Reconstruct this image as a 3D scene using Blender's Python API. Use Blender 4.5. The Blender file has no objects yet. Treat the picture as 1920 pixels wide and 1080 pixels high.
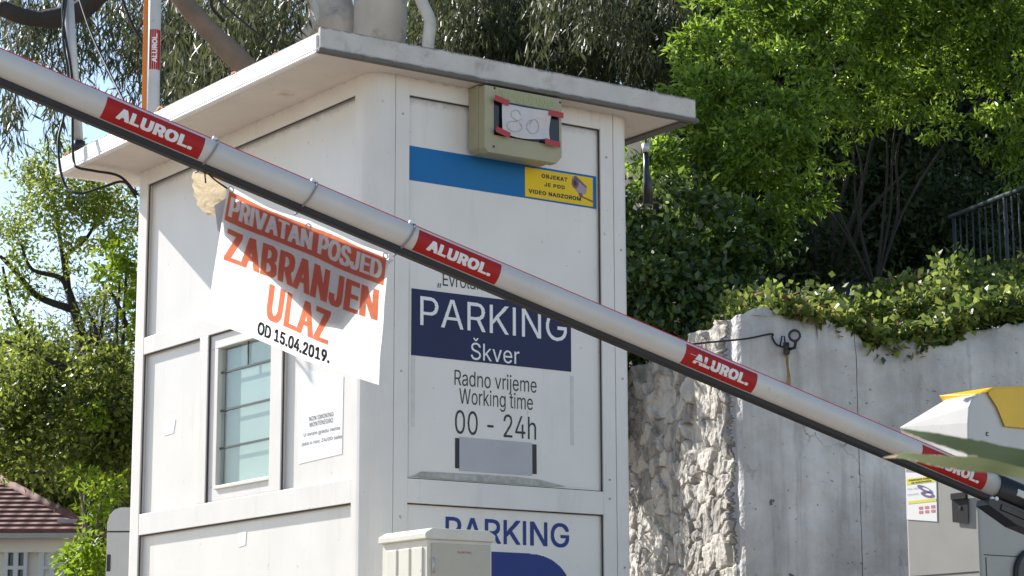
import bpy, bmesh, math, random
import numpy as np
from mathutils import Vector, Matrix
R = math.radians
random.seed(7); rng = np.random.default_rng(7)
scene = bpy.context.scene
COL = scene.collection

# ------------------------------------------------------------------ camera
F, PITCH, ROLL = 4275.5, 0.1886, -0.0025
cp, sp, cr, sr = math.cos(PITCH), math.sin(PITCH), math.cos(ROLL), math.sin(ROLL)
FWD = Vector((0, cp, sp)); RGT0 = Vector((1, 0, 0)); UP0 = Vector((0, -sp, cp))
RGT = cr*RGT0 + sr*UP0; UPV = -sr*RGT0 + cr*UP0
cam_d = bpy.data.cameras.new("camera"); cam = bpy.data.objects.new("camera", cam_d); COL.objects.link(cam)
cam.matrix_world = Matrix((RGT, UPV, -FWD)).transposed().to_4x4()
cam_d.sensor_width = 36; cam_d.lens = 36*F/1920; cam_d.clip_start = .05; cam_d.clip_end = 2000
cam_d.dof.use_dof = True; cam_d.dof.focus_distance = 10.5; cam_d.dof.aperture_fstop = 22
scene.camera = cam

# ------------------------------------------------------------------ sky and sun
SUN = Vector((-1.19, .98, 1.02)).normalized()
EL = math.asin(SUN.z); AZ = math.atan2(SUN.x, SUN.y)
w = bpy.data.worlds.new("World"); scene.world = w; w.use_nodes = True
nt = w.node_tree; bg = nt.nodes['Background']
sky = nt.nodes.new('ShaderNodeTexSky'); sky.sky_type = 'NISHITA'; sky.sun_disc = False
sky.sun_elevation = EL; sky.sun_rotation = AZ; sky.air_density = 1.0; sky.dust_density = .12; sky.ozone_density = 1.0
tint = nt.nodes.new('ShaderNodeMix'); tint.data_type = 'RGBA'; tint.blend_type = 'MULTIPLY'; tint.inputs[0].default_value = 1; tint.inputs[7].default_value = (1.0, .92, .87, 1)
nt.links.new(sky.outputs[0], tint.inputs[6]); nt.links.new(tint.outputs[2], bg.inputs[0]); bg.inputs[1].default_value = 0.10
sd = bpy.data.lights.new("sun", 'SUN'); sd.energy = 3.9; sd.angle = R(.5); sd.color = (1, .955, .90)
so = bpy.data.objects.new("sun", sd); COL.objects.link(so)
so.rotation_euler = SUN.to_track_quat('Z', 'Y').to_euler()
scene.view_settings.view_transform = 'Standard'; scene.view_settings.look = 'None'
scene.view_settings.exposure = 1.19; scene.view_settings.gamma = 1; scene.view_settings.use_curve_mapping = False
cy = scene.cycles
cy.max_bounces = 8; cy.diffuse_bounces = 4; cy.transmission_bounces = 6; cy.transparent_max_bounces = 8; cy.sample_clamp_indirect = 6

# ------------------------------------------------------------------ helpers
def ray(px, py):
    a, b = px-960, py-540
    X, Y = cr*a+sr*b, -sr*a+cr*b
    return (X*RGT0 - Y*UP0 + F*FWD)/F
def at(px, py, Y):
    r = ray(px, py); return r*(Y/r.y)
class Frame:
    def __init__(s, O, U, V=None, Z=None):
        s.O = Vector(O); s.U = Vector(U).normalized()
        s.Z = Vector(Z).normalized() if Z is not None else Vector((0, 0, 1))
        s.V = Vector(V).normalized() if V is not None else s.Z.cross(s.U).normalized()
    def __call__(s, u, v, z): return s.O + s.U*u + s.V*v + s.Z*z
    def hitV(s, px, py, v=0.):           # the (u, z) where a sight line meets the plane v = const
        r = ray(px, py); t = ((s.O+s.V*v)@s.V)/(r@s.V) if False else ((s.O+s.V*v).dot(s.V))/(r.dot(s.V))
        X = r*t - s.O; return X.dot(s.U), X.dot(s.Z)
    def hitU(s, px, py, u=0.):
        r = ray(px, py); t = ((s.O+s.U*u).dot(s.U))/(r.dot(s.U))
        X = r*t - s.O; return X.dot(s.V), X.dot(s.Z)
WORLD = Frame((0, 0, 0), (1, 0, 0))
MW = {}
def tag(o, label=None, cat=None, group=None, kind=None):
    if label: o['label'] = label
    if cat: o['category'] = cat
    if group: o['group'] = group
    if kind: o['kind'] = kind
    return o
def thing(name, loc, rotz=0, label=None, cat=None, group=None):
    o = bpy.data.objects.new(name, None); COL.objects.link(o); o.empty_display_size = .2
    o.location = loc; o.rotation_euler = (0, 0, rotz)
    MW[o.name] = Matrix.Translation(Vector(loc)) @ Matrix.Rotation(rotz, 4, 'Z')
    return tag(o, label, cat, group)
class MB:
    def __init__(s): s.v = []; s.f = []; s.m = []; s.sm = []
    def add(s, vs, fs, m=0, smooth=False):
        n = len(s.v); s.v += [Vector(p) for p in vs]
        for f in fs: s.f.append([n+i for i in f]); s.m.append(m); s.sm.append(smooth)
        return s
    def box(s, fr, u0, u1, v0, v1, z0, z1, m=0):
        P = [fr(u, v, z) for z in (z0, z1) for v in (v0, v1) for u in (u0, u1)]
        return s.add(P, [(0, 2, 3, 1), (4, 5, 7, 6), (0, 1, 5, 4), (1, 3, 7, 5), (3, 2, 6, 7), (2, 0, 4, 6)], m)
    def prism(s, bot, top, m=0, smooth=False):          # two matching loops of points
        n = len(bot); s.add(list(bot)+list(top), [tuple(range(n))[::-1], tuple(range(n, 2*n))], m)
        k = len(s.v)-2*n
        for i in range(n):
            j = (i+1) % n; s.f.append([k+i, k+j, k+n+j, k+n+i]); s.m.append(m); s.sm.append(smooth)
        return s
    def tube(s, pts, rad, n=8, m=0, cap=True):
        pts = [Vector(p) for p in pts]; k = len(pts)
        rad = rad if isinstance(rad, (list, tuple)) else [rad]*k
        base = len(s.v); prev = None
        for i, p in enumerate(pts):
            t = (pts[min(i+1, k-1)]-pts[max(i-1, 0)]).normalized()
            if prev is None:
                a = t.orthogonal().normalized()
            else:
                a = (prev - t*prev.dot(t)); a = a.normalized() if a.length > 1e-6 else t.orthogonal().normalized()
            prev = a; b = t.cross(a)
            for j in range(n):
                q = 2*math.pi*j/n; s.v.append(p + (a*math.cos(q)+b*math.sin(q))*rad[i])
        for i in range(k-1):
            for j in range(n):
                j2 = (j+1) % n
                s.f.append([base+i*n+j, base+i*n+j2, base+(i+1)*n+j2, base+(i+1)*n+j]); s.m.append(m); s.sm.append(True)
        if cap:
            s.f.append([base+j for j in range(n)][::-1]); s.m.append(m); s.sm.append(False)
            s.f.append([base+(k-1)*n+j for j in range(n)]); s.m.append(m); s.sm.append(False)
        return s
    def build(s, name, mats, parent=None, bevel=0, kind=None, seg=2):
        me = bpy.data.meshes.new(name)
        inv = MW[parent.name].inverted() if parent is not None else Matrix.Identity(4)
        me.from_pydata([inv @ p for p in s.v], [], s.f)
        mats = mats if isinstance(mats, (list, tuple)) else [mats]
        for m in mats: me.materials.append(m)
        me.polygons.foreach_set('material_index', s.m); me.polygons.foreach_set('use_smooth', s.sm)
        me.update()
        o = bpy.data.objects.new(name, me); COL.objects.link(o)
        if parent is not None: o.parent = parent; MW[o.name] = MW[parent.name]
        else: MW[o.name] = Matrix.Identity(4)
        if bevel:
            b = o.modifiers.new("edge", 'BEVEL'); b.width = bevel; b.segments = seg; b.limit_method = 'ANGLE'; b.angle_limit = R(40)
        if kind: o['kind'] = kind
        return o
def smooth_path(pts, n=6):
    P = [Vector(p) for p in pts]; out = []
    P = [2*P[0]-P[1]] + P + [2*P[-1]-P[-2]]
    for i in range(1, len(P)-2):
        for k in range(n):
            t = k/n; a, b, c, d = P[i-1], P[i], P[i+1], P[i+2]
            out.append(.5*((2*b)+(c-a)*t+(2*a-5*b+4*c-d)*t*t+(3*b-a-3*c+d)*t**3))
    out.append(P[-2]); return out
import os
try: FONT = bpy.data.fonts.load(os.path.join(bpy.utils.system_resource('DATAFILES'), 'fonts', 'Inter.woff2'))   # the typeface Blender itself ships
except Exception: FONT = None
_G = {}
def glyphs(text, bold=0., space=1.0, res=96):
    """letter shapes as thin horizontal runs (x0, x1, y0, y1 in 0..1); bold thickens the strokes by that many ems"""
    key = (text, bold, space, res)
    if key in _G: return _G[key]
    cu = bpy.data.curves.new('lettering', 'FONT'); cu.body = text.replace('I', '\u0399') if FONT else text; cu.size = 1; cu.resolution_u = 5
    cu.space_character = space; cu.fill_mode = 'NONE'
    if FONT: cu.font = FONT
    o = bpy.data.objects.new('lettering', cu); COL.objects.link(o)
    dg = bpy.context.evaluated_depsgraph_get(); me = bpy.data.meshes.new_from_object(o.evaluated_get(dg))
    co = np.empty(len(me.vertices)*3); me.vertices.foreach_get('co', co); co = co.reshape(-1, 3)[:, :2]
    ed = np.empty(len(me.edges)*2, int); me.edges.foreach_get('vertices', ed); ed = ed.reshape(-1, 2)
    bpy.data.objects.remove(o); bpy.data.curves.remove(cu); bpy.data.meshes.remove(me)
    pad = (max(bold) if isinstance(bold, tuple) else bold)+.02; x0, y0 = co.min(0)-pad; x1, y1 = co.max(0)+pad; px = 1./res
    nx, ny = int((x1-x0)/px)+2, int((y1-y0)/px)+2; G = np.zeros((ny, nx), bool)
    A, B = co[ed[:, 0]], co[ed[:, 1]]; xc = x0+(np.arange(nx)+.5)*px
    for j in range(ny):
        y = y0+(j+.5)*px; up = (A[:, 1] <= y) & (B[:, 1] > y); dn = (B[:, 1] <= y) & (A[:, 1] > y); c = up | dn
        if not c.any(): continue
        t = (y-A[c, 1])/(B[c, 1]-A[c, 1]); xs_ = A[c, 0]+t*(B[c, 0]-A[c, 0]); sg = np.where(up[c], 1, -1)
        wn = (sg[None, :]*(xs_[None, :] < xc[:, None])).sum(1); G[j] = wn != 0
    rx, ry = (int(round(b_/px)) for b_ in (bold if isinstance(bold, tuple) else (bold, bold)))
    H = G.copy()
    for dx in range(-rx, rx+1): H |= np.roll(G, dx, 1)
    G = H.copy()
    for dy in range(-ry, ry+1): G |= np.roll(H, dy, 0)
    rows = np.where(G.any(1))[0]; cols = np.where(G.any(0))[0]; r0, r1, c0, c1 = rows[0], rows[-1]+1, cols[0], cols[-1]+1
    runs = []
    for j in range(r0, r1):
        d = np.diff(np.concatenate([[0], G[j].astype(int), [0]])); st, en = np.where(d == 1)[0], np.where(d == -1)[0]
        for p, q in zip(st, en): runs.append(((p-c0)/(c1-c0), (q-c0)/(c1-c0), (j-r0)/(r1-r0), (j+1-r0)/(r1-r0)))
    _G[key] = runs; return runs
def put_text(mb, text, fn, a0, a1, b0, b1, m=1, bold=0., space=1., cuts=0, res=96):
    """lettering filling the box a0..a1 x b0..b1 of a surface fn(a, b) -> point"""
    V, Fc = [], []
    for (p, q, y0, y1) in glyphs(text, bold, space, res):
        k = max(1, int((q-p)*abs(a1-a0)/.03)) if cuts else 1
        for i in range(k):
            xa, xb = p+(q-p)*i/k, p+(q-p)*(i+1)/k; n = len(V)
            V += [fn(a0+(a1-a0)*x, b0+(b1-b0)*y) for x, y in ((xa, y0), (xb, y0), (xb, y1), (xa, y1))]; Fc.append((n, n+1, n+2, n+3))
    mb.add(V, Fc, m)

def knock_out(mb, text, fn, A0, A1, B0, B1, a0, a1, b0, b1, m, bold=0., space=1.):
    """a coloured band A0..A1 x B0..B1 with the lettering left open in it"""
    rows = {}
    for (p, q, y0, y1) in glyphs(text, bold, space): rows.setdefault((y0, y1), []).append((a0+(a1-a0)*p, a0+(a1-a0)*q))
    segs = [(A0, A1, B0, b0), (A0, A1, b1, B1)]
    for (y0, y1), rr_ in rows.items():
        x = A0
        for p, q in sorted(rr_)+[(A1, A1)]:
            if p > x: segs.append((x, p, b0+(b1-b0)*y0, b0+(b1-b0)*y1))
            x = max(x, q)
    V, Fc = [], []
    for xa, xb, ya, yb in segs:
        k = max(1, int((xb-xa)/.03)); kk = max(1, int((yb-ya)/.05))
        for i in range(k):
            for j in range(kk):
                n = len(V); p, q = xa+(xb-xa)*i/k, xa+(xb-xa)*(i+1)/k; r0, r1 = ya+(yb-ya)*j/kk, ya+(yb-ya)*(j+1)/kk
                V += [fn(p, r0), fn(q, r0), fn(q, r1), fn(p, r1)]; Fc.append((n, n+1, n+2, n+3))
    mb.add(V, Fc, m)

# ------------------------------------------------------------------ materials
def nodes(name):
    m = bpy.data.materials.new(name); m.use_nodes = True
    return m, m.node_tree, m.node_tree.nodes['Principled BSDF']
def surf(name, col, rough=.6, var=.08, scale=6., bump=.0, bscale=60., stain=None, stain_col=None, spec=.5, metal=0., streak=False, specks=0., edge_z=None, edge_s=.85):
    """painted or mineral surface: base colour with soft mottling, optional dirt patches and a fine bump"""
    m, t, b = nodes(name); L = t.links.new
    tc = t.nodes.new('ShaderNodeTexCoord'); mp = t.nodes.new('ShaderNodeMapping'); L(tc.outputs['Object'], mp.inputs[0])
    n1 = t.nodes.new('ShaderNodeTexNoise'); n1.inputs['Scale'].default_value = scale; n1.inputs['Detail'].default_value = 6; L(mp.outputs[0], n1.inputs['Vector'])
    r1 = t.nodes.new('ShaderNodeMapRange'); r1.inputs[1].default_value = .3; r1.inputs[2].default_value = .7
    r1.inputs[3].default_value = 1-var; r1.inputs[4].default_value = 1+var*.5; L(n1.outputs[0], r1.inputs[0])
    mul = t.nodes.new('ShaderNodeMix'); mul.data_type = 'RGBA'; mul.blend_type = 'MULTIPLY'; mul.inputs[0].default_value = 1
    mul.inputs[6].default_value = (*col, 1); L(r1.outputs[0], mul.inputs[7]); out = mul.outputs[2]
    if stain:
        n2 = t.nodes.new('ShaderNodeTexNoise'); n2.inputs['Scale'].default_value = stain[0]; n2.inputs['Detail'].default_value = 9; n2.inputs['Roughness'].default_value = .65
        mp2 = t.nodes.new('ShaderNodeMapping'); L(tc.outputs['Object'], mp2.inputs[0])
        if streak: mp2.inputs['Scale'].default_value = (1, 1, .18)
        L(mp2.outputs[0], n2.inputs['Vector'])
        r2 = t.nodes.new('ShaderNodeMapRange'); r2.inputs[1].default_value = stain[1]; r2.inputs[2].default_value = stain[2]; r2.inputs[4].default_value = stain[3]; L(n2.outputs[0], r2.inputs[0])
        mx = t.nodes.new('ShaderNodeMix'); mx.data_type = 'RGBA'; L(r2.outputs[0], mx.inputs[0]); L(out, mx.inputs[6]); mx.inputs[7].default_value = (*stain_col, 1); out = mx.outputs[2]
    def layer(fac, col_):
        nonlocal out
        mx_ = t.nodes.new('ShaderNodeMix'); mx_.data_type = 'RGBA'; L(fac, mx_.inputs[0]); L(out, mx_.inputs[6]); mx_.inputs[7].default_value = (*col_, 1); out = mx_.outputs[2]
    if specks:                                        # small rust and dirt specks, plus a few fine scratches
        ns = t.nodes.new('ShaderNodeTexNoise'); ns.inputs['Scale'].default_value = 26; ns.inputs['Detail'].default_value = 3; L(tc.outputs['Object'], ns.inputs['Vector'])
        rs = t.nodes.new('ShaderNodeMapRange'); rs.inputs[1].default_value = .715; rs.inputs[2].default_value = .76; rs.inputs[4].default_value = specks; L(ns.outputs[0], rs.inputs[0]); layer(rs.outputs[0], (.22, .15, .09))
        mp4 = t.nodes.new('ShaderNodeMapping'); mp4.inputs['Scale'].default_value = (22, 22, 1.1); L(tc.outputs['Object'], mp4.inputs[0])
        nd = t.nodes.new('ShaderNodeTexNoise'); nd.inputs['Scale'].default_value = 1.4; nd.inputs['Detail'].default_value = 4; L(mp4.outputs[0], nd.inputs['Vector'])
        rd_ = t.nodes.new('ShaderNodeMapRange'); rd_.inputs[1].default_value = .62; rd_.inputs[2].default_value = .78; rd_.inputs[4].default_value = specks*.45; L(nd.outputs[0], rd_.inputs[0]); layer(rd_.outputs[0], (.36, .32, .27))
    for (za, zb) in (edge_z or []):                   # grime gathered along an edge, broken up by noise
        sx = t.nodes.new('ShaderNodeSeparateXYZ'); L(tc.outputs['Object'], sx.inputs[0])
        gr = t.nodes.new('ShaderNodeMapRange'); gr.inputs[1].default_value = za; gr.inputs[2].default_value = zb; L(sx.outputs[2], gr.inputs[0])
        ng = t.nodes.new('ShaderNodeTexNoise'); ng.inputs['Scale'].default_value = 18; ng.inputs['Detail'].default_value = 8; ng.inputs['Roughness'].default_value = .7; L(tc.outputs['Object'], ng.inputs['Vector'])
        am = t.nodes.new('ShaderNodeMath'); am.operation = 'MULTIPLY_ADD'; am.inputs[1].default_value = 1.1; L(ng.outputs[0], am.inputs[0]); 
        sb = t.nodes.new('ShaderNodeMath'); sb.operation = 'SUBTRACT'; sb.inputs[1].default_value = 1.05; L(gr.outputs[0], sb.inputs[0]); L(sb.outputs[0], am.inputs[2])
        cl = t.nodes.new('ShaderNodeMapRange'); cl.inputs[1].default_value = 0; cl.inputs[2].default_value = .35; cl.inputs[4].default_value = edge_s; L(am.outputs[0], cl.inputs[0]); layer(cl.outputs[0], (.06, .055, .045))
    L(out, b.inputs['Base Color']); b.inputs['Roughness'].default_value = rough; b.inputs['Metallic'].default_value = metal
    b.inputs['Specular IOR Level'].default_value = spec
    if bump:
        n3 = t.nodes.new('ShaderNodeTexNoise'); n3.inputs['Scale'].default_value = bscale; n3.inputs['Detail'].default_value = 5; L(mp.outputs[0], n3.inputs['Vector'])
        bp = t.nodes.new('ShaderNodeBump'); bp.inputs['Strength'].default_value = bump; bp.inputs['Distance'].default_value = .02; L(n3.outputs[0], bp.inputs['Height']); L(bp.outputs[0], b.inputs['Normal'])
    return m
def plain(name, col, rough=.5, metal=0.):
    m, t, b = nodes(name); b.inputs['Base Color'].default_value = (*col, 1); b.inputs['Roughness'].default_value = rough; b.inputs['Metallic'].default_value = metal
    return m
def leafmat(name, c1, c2, trans=.45, rough=.42, spec=.35, odd=None):
    """leaf: colour varies from leaf to leaf, part of the light passes through"""
    m, t, b = nodes(name); L = t.links.new
    g = t.nodes.new('ShaderNodeNewGeometry'); ramp = t.nodes.new('ShaderNodeValToRGB')
    ramp.color_ramp.elements[0].color = (*c1, 1); ramp.color_ramp.elements[1].color = (*c2, 1)
    if odd: e = ramp.color_ramp.elements.new(.965); e.color = (*c2, 1); ramp.color_ramp.elements[-1].color = (*odd, 1); ramp.color_ramp.elements[-1].position = .975
    L(g.outputs['Random Per Island'], ramp.inputs[0])
    b.inputs['Roughness'].default_value = rough; b.inputs['Specular IOR Level'].default_value = spec
    L(ramp.outputs[0], b.inputs['Base Color'])
    tr = t.nodes.new('ShaderNodeBsdfTranslucent'); hs = t.nodes.new('ShaderNodeHueSaturation'); hs.inputs['Value'].default_value = 1.9; hs.inputs['Hue'].default_value = .485
    L(ramp.outputs[0], hs.inputs['Color']); L(hs.outputs[0], tr.inputs[0])
    mx = t.nodes.new('ShaderNodeMixShader'); mx.inputs[0].default_value = trans; L(b.outputs[0], mx.inputs[1]); L(tr.outputs[0], mx.inputs[2])
    L(mx.outputs[0], t.nodes['Material Output'].inputs['Surface']); return m
def sheetmat(name, col, trans, tcol=None, rough=.5, spec=.5, crumple=0.):
    """thin plastic film or paper that glows when the sun is behind it"""
    m, t, b = nodes(name); L = t.links.new
    b.inputs['Base Color'].default_value = (*col, 1); b.inputs['Roughness'].default_value = rough; b.inputs['Specular IOR Level'].default_value = spec
    tr = t.nodes.new('ShaderNodeBsdfTranslucent'); tr.inputs[0].default_value = (*(tcol or col), 1)
    if crumple:
        tc = t.nodes.new('ShaderNodeTexCoord'); nz_ = t.nodes.new('ShaderNodeTexNoise'); nz_.inputs['Scale'].default_value = crumple; nz_.inputs['Detail'].default_value = 4; nz_.inputs['Distortion'].default_value = 1.2; L(tc.outputs['Object'], nz_.inputs['Vector'])
        bp = t.nodes.new('ShaderNodeBump'); bp.inputs['Strength'].default_value = .8; bp.inputs['Distance'].default_value = .02; L(nz_.outputs[0], bp.inputs['Height']); L(bp.outputs[0], b.inputs['Normal']); L(bp.outputs[0], tr.inputs['Normal'])
    mx = t.nodes.new('ShaderNodeMixShader'); mx.inputs[0].default_value = trans; L(b.outputs[0], mx.inputs[1]); L(tr.outputs[0], mx.inputs[2])
    L(mx.outputs[0], t.nodes['Material Output'].inputs['Surface']); return m

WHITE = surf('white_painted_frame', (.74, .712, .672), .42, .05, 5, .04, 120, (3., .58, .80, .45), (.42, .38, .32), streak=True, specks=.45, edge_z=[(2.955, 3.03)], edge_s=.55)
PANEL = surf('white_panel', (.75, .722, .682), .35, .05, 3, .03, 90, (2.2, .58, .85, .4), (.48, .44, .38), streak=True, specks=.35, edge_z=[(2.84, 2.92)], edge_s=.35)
ROOFP = surf('roof_plaster', (.58, .56, .525), .8, .12, 8, .25, 60, (5., .58, .74, .65), (.19, .175, .155), edge_z=[(3.085, 3.12), (3.03, 3.008)])
SOFFIT = surf('soffit_paint', (.70, .645, .57), .7, .07, 4, .08, 50, (4., .62, .76, .7), (.36, .26, .17), specks=.6)
FASC = surf('fascia_white', (.82, .81, .79), .5, .08, 9, .15, 70, (9., .62, .74, .7), (.33, .3, .27))
GASK = plain('black_gasket', (.035, .03, .03), .6)
TERRA = surf('terracotta', (.52, .22, .10), .8, .25, 14, .3, 50)
NAVY = surf('navy_vinyl', (.022, .030, .085), .5, .06, 4, spec=.2)
BLUE = surf('blue_vinyl', (.012, .15, .40), .5, .06, 4, spec=.2)
LBLUE = surf('dark_blue_vinyl', (.03, .055, .22), .5, .06, 4, spec=.2)
YELLOW = surf('yellow_sticker', (.80, .56, .02), .5, .05, 5, spec=.2)
INK = plain('black_ink', (.012, .012, .014), .5)
WINK = plain('white_ink', (.78, .78, .78), .45)
REDST = surf('red_sticker', (.40, .016, .016), .5, .12, 12, spec=.25)
ARMW = surf('arm_white', (.60, .58, .55), .38, .08, 7, .02, 60, (16., .66, .74, .7), (.30, .26, .22), specks=.3)
ORANGE = plain('orange_strip', (.75, .22, .02), .4)
REDSTRIP = plain('red_reflector', (.62, .05, .035), .6)
RUBBER = surf('black_rubber', (.022, .021, .022), .65, .2, 8)
BLACKP = surf('black_plastic', (.02, .02, .023), .38, .2, 9)
BEIGE = surf('beige_plastic', (.36, .34, .215), .5, .1, 8, .04, 50, (7., .62, .8, .6), (.26, .23, .15))
CABB = surf('cabinet_cream', (.70, .67, .58), .5, .06, 6, .03, 70, (6., .6, .8, .4), (.40, .36, .28), specks=.4)
GLASSK = plain('dark_screen', (.012, .010, .014), .2)
TAPE = surf('red_tape', (.40, .02, .022), .4, .1, 30)
PAPER = surf('wrinkled_paper', (.62, .60, .61), .75, .08, 10, .5, 25)
FADED = plain('faded_green_letters', (.36, .44, .17), .6)
PENCIL = plain('pencil_line', (.50, .46, .47), .7)
TAPEG = surf('grey_tape', (.44, .44, .47), .5, .06, 6, .1, 40)
CABLE = plain('cable_black', (.012, .012, .014), .5)
METAL = surf('galvanised', (.52, .51, .49), .45, .12, 14, metal=.4)
CURT = surf('teal_blind', (.45, .53, .495), .8, .06, 4)
ROOFT = surf('roof_tile', (.27, .10, .075), .85, .3, 3., .3, 30)
BARK = surf('eucalyptus_bark', (.58, .52, .45), .85, .22, 3, .35, 18, (2.2, .5, .62, .8), (.19, .165, .145))
BARKD = surf('dark_bark', (.035, .030, .026), .9, .3, 6, .5, 25)
BARKB = surf('brown_bark', (.21, .155, .115), .9, .25, 5, .4, 25)
ASPH = surf('worn_asphalt', (.25, .205, .165), .9, .15, 3, .3, 120)
SOIL = surf('dark_soil', (.045, .042, .026), .95, .4, 2, .6, 10)
GREYM = surf('machine_grey', (.37, .363, .335), .4, .06, 6, .03, 120, (4., .6, .8, .4), (.26, .25, .22), specks=.3)
WMACH = surf('machine_white', (.54, .535, .52), .3, .05, 6, .0, 60, (5., .6, .8, .35), (.36, .34, .3), specks=.3)
YMACH = surf('yellow_hood', (.80, .48, .01), .35, .06, 8)
def glassmat():
    m, t, b = nodes('window_glass'); L = t.links.new
    gl = t.nodes.new('ShaderNodeBsdfGlossy'); gl.inputs['Roughness'].default_value = .03
    tr = t.nodes.new('ShaderNodeBsdfTransparent'); tr.inputs[0].default_value = (.93, .97, .96, 1)
    fr = t.nodes.new('ShaderNodeLayerWeight'); fr.inputs[0].default_value = .22; mr = t.nodes.new('ShaderNodeMapRange'); mr.inputs[3].default_value = .03; mr.inputs[4].default_value = .34
    L(fr.outputs['Facing'], mr.inputs[0]); mx = t.nodes.new('ShaderNodeMixShader'); L(mr.outputs[0], mx.inputs[0]); L(tr.outputs[0], mx.inputs[1]); L(gl.outputs[0], mx.inputs[2])
    L(mx.outputs[0], t.nodes['Material Output'].inputs['Surface']); return m
GLASS = glassmat()
FILM = sheetmat('banner_film', (.66, .65, .65), .60, (.88, .87, .85), crumple=9)
FILMRED = sheetmat('banner_red', (.42, .060, .045), .60, (1., .34, .18))
FILMINK = sheetmat('banner_black', (.015, .015, .02), .05)
CARD = sheetmat('pale_card', (.50, .40, .27), .42, (.66, .54, .37), .8, crumple=16)

# ------------------------------------------------------------------ ground
ZG = -0.08
def gz(x, y):
    k = min(1, max(0, (y-1.0)/6.5)); k = k*k*(3-2*k)
    return ZG - 1.25*(1-k)
mb = MB(); xs = [-400, -120, -40, -15, -8, -4, -2, 0, 2, 4, 8, 15, 40, 120, 400]; ys = [-400, -120, -40, -12, -4, 0, 1, 2, 3, 4, 5, 6, 7, 7.6, 12, 20, 40, 120, 400]
V = [(x, y, gz(x, y)) for y in ys for x in xs]; n = len(xs)
mb.add(V, [(j*n+i, j*n+i+1, (j+1)*n+i+1, (j+1)*n+i) for j in range(len(ys)-1) for i in range(n-1)], 0, True)
mb.build('ground', ASPH, kind='structure')

# ------------------------------------------------------------------ the booth
PSI = 0.6099
BO = Vector((-0.6345, 10.0, 0)); BF = Frame(BO, (math.cos(PSI), math.sin(PSI), 0))
W_, VE = 1.5000, 2.4285
ZT, ZB1, ZB2, ZC1, ZC2, ZL, ZF = 2.8355, 2.0032, 1.9131, 1.0720, .9630, 2.92, 3.035
UA, UB, VA, VB = .2054, 1.3004, .1469, 2.2895
booth = thing('parking_booth', (BO.x, BO.y, ZG), PSI, 'white panelled parking kiosk with flat overhanging roof and parking notices', 'booth')
def fn_front(v): return lambda a, b: BF(a, v, b)
def fn_left(u): return lambda a, b: BF(u, -a, b)          # a runs towards the corner as seen
mb = MB(); RR = .10; N = 8
def ext(poly, z0, z1, m=0, smooth=False): mb.prism([BF(u, v, z0) for u, v in poly], [BF(u, v, z1) for u, v in poly], m, smooth)
arc = [(RR-RR*math.cos(q), RR-RR*math.sin(q)) for q in [i*math.pi/2/N for i in range(N+1)]]
ext([(0, VA)] + arc + [(.128, 0), (.128, .07), (.07, .07), (.07, VA)], ZG, ZL+.004)
ext([(.131, .001), (UA, .001), (UA, .07), (.131, .07)], ZG, ZL+.004)
arc2 = [(W_-u, v) for u, v in arc][::-1]
ext([(UB, .001), (1.376, .001), (1.376, .07), (UB, .07)], ZG, ZL+.004)
ext([(1.379, 0)] + arc2[0:] + [(W_, .13), (1.379, .13)], ZG, ZL+.004)
arc3 = [(u*.5, VE-v*.5) for u, v in arc][::-1]
ext([(.07, VB), (0, VB)] [::-1] + [(.07, VB)][:0] + [] if False else [(0, VB), (.07, VB), (.07, VE)] + arc3, ZG, ZL+.004)
ext([(1.36, 2.33), (W_, 2.33), (W_, VE), (1.36, VE)], ZG, ZL+.004)
for z0, z1 in ((ZG, .06), (ZC2, ZC1), (ZB2, ZB1), (ZT, ZL+.003)):
    mb.box(BF, .001, .068, VA, VB, z0, z1)
for z0, z1 in ((ZG, .06), (ZC2, ZC1), (ZT, ZL+.003)):
    mb.box(BF, UA, UB, .002, .068, z0, z1)
MUL = ((.795, .905), (1.555, 1.645))
for v0, v1 in MUL: mb.box(BF, .0015, .067, v0, v1, ZC1, ZB2)
def gasket_left(v0, v1, z0, z1, d=.008, g=.007, t=.006):
    mb.box(BF, d, d+t, v1-g, v1+.001, z0, z1, 1); mb.box(BF, d, d+t, v0-.001, v0+g, z0, z1, 1)
    mb.box(BF, d, d+t, v0+g, v1-g, z1-g, z1+.001, 1); mb.box(BF, d, d+t, v0+g, v1-g, z0-.001, z0+g*.6, 1)
for v0, v1, z0, z1 in ((VA, VB, .06, ZC2), (VA, MUL[0][0], ZC1, ZB2), (MUL[0][1], MUL[1][0], ZC1, ZB2), (MUL[1][1], VB, ZC1, ZB2), (VA, VB, ZB1, ZT)):
    gasket_left(v0, v1, z0, z1)
for z0, z1 in ((.06, ZC2), (ZC1, ZT)):
    g = .0065
    mb.box(BF, UB-g, UB+.001, .010, .016, z0, z1, 1); mb.box(BF, UA-.001, UA+g*.5, .010, .016, z0, z1, 1)
    mb.box(BF, UA+g, UB-g, .010, .016, z1-g*.8, z1+.001, 1); mb.box(BF, UA+g, UB-g, .010, .016, z0-.001, z0+g*.6, 1)
mb.build('frame', [WHITE, GASK], booth, bevel=.004)
SCREW = surf('rusty_screw', (.44, .40, .36), .6, .4, 60)
for u, z in ((1.335, 1.04), (1.335, 1.13), (1.42, .72), (1.42, 1.62), (1.42, 2.25), (.168, .9), (.168, 1.55), (.168, 2.2), (1.335, 2.7), (.168, 2.74)):
    MB().tube([BF(u, .002, z), BF(u, -.0025, z)], .0052, 8).build('screw', SCREW, booth)
for v0, v1, z0, z1, d in ((VA, VB, .06, ZC2, .026), (VA, MUL[0][0], ZC1, ZB2, .026), (MUL[1][1], VB, ZC1, ZB2, .026), (VA, VB, ZB1, ZT, .026)):
    MB().box(BF, d, d+.02, v0-.004, v1+.004, z0-.004, z1+.004).build('wall_panel', PANEL, booth)
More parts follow.
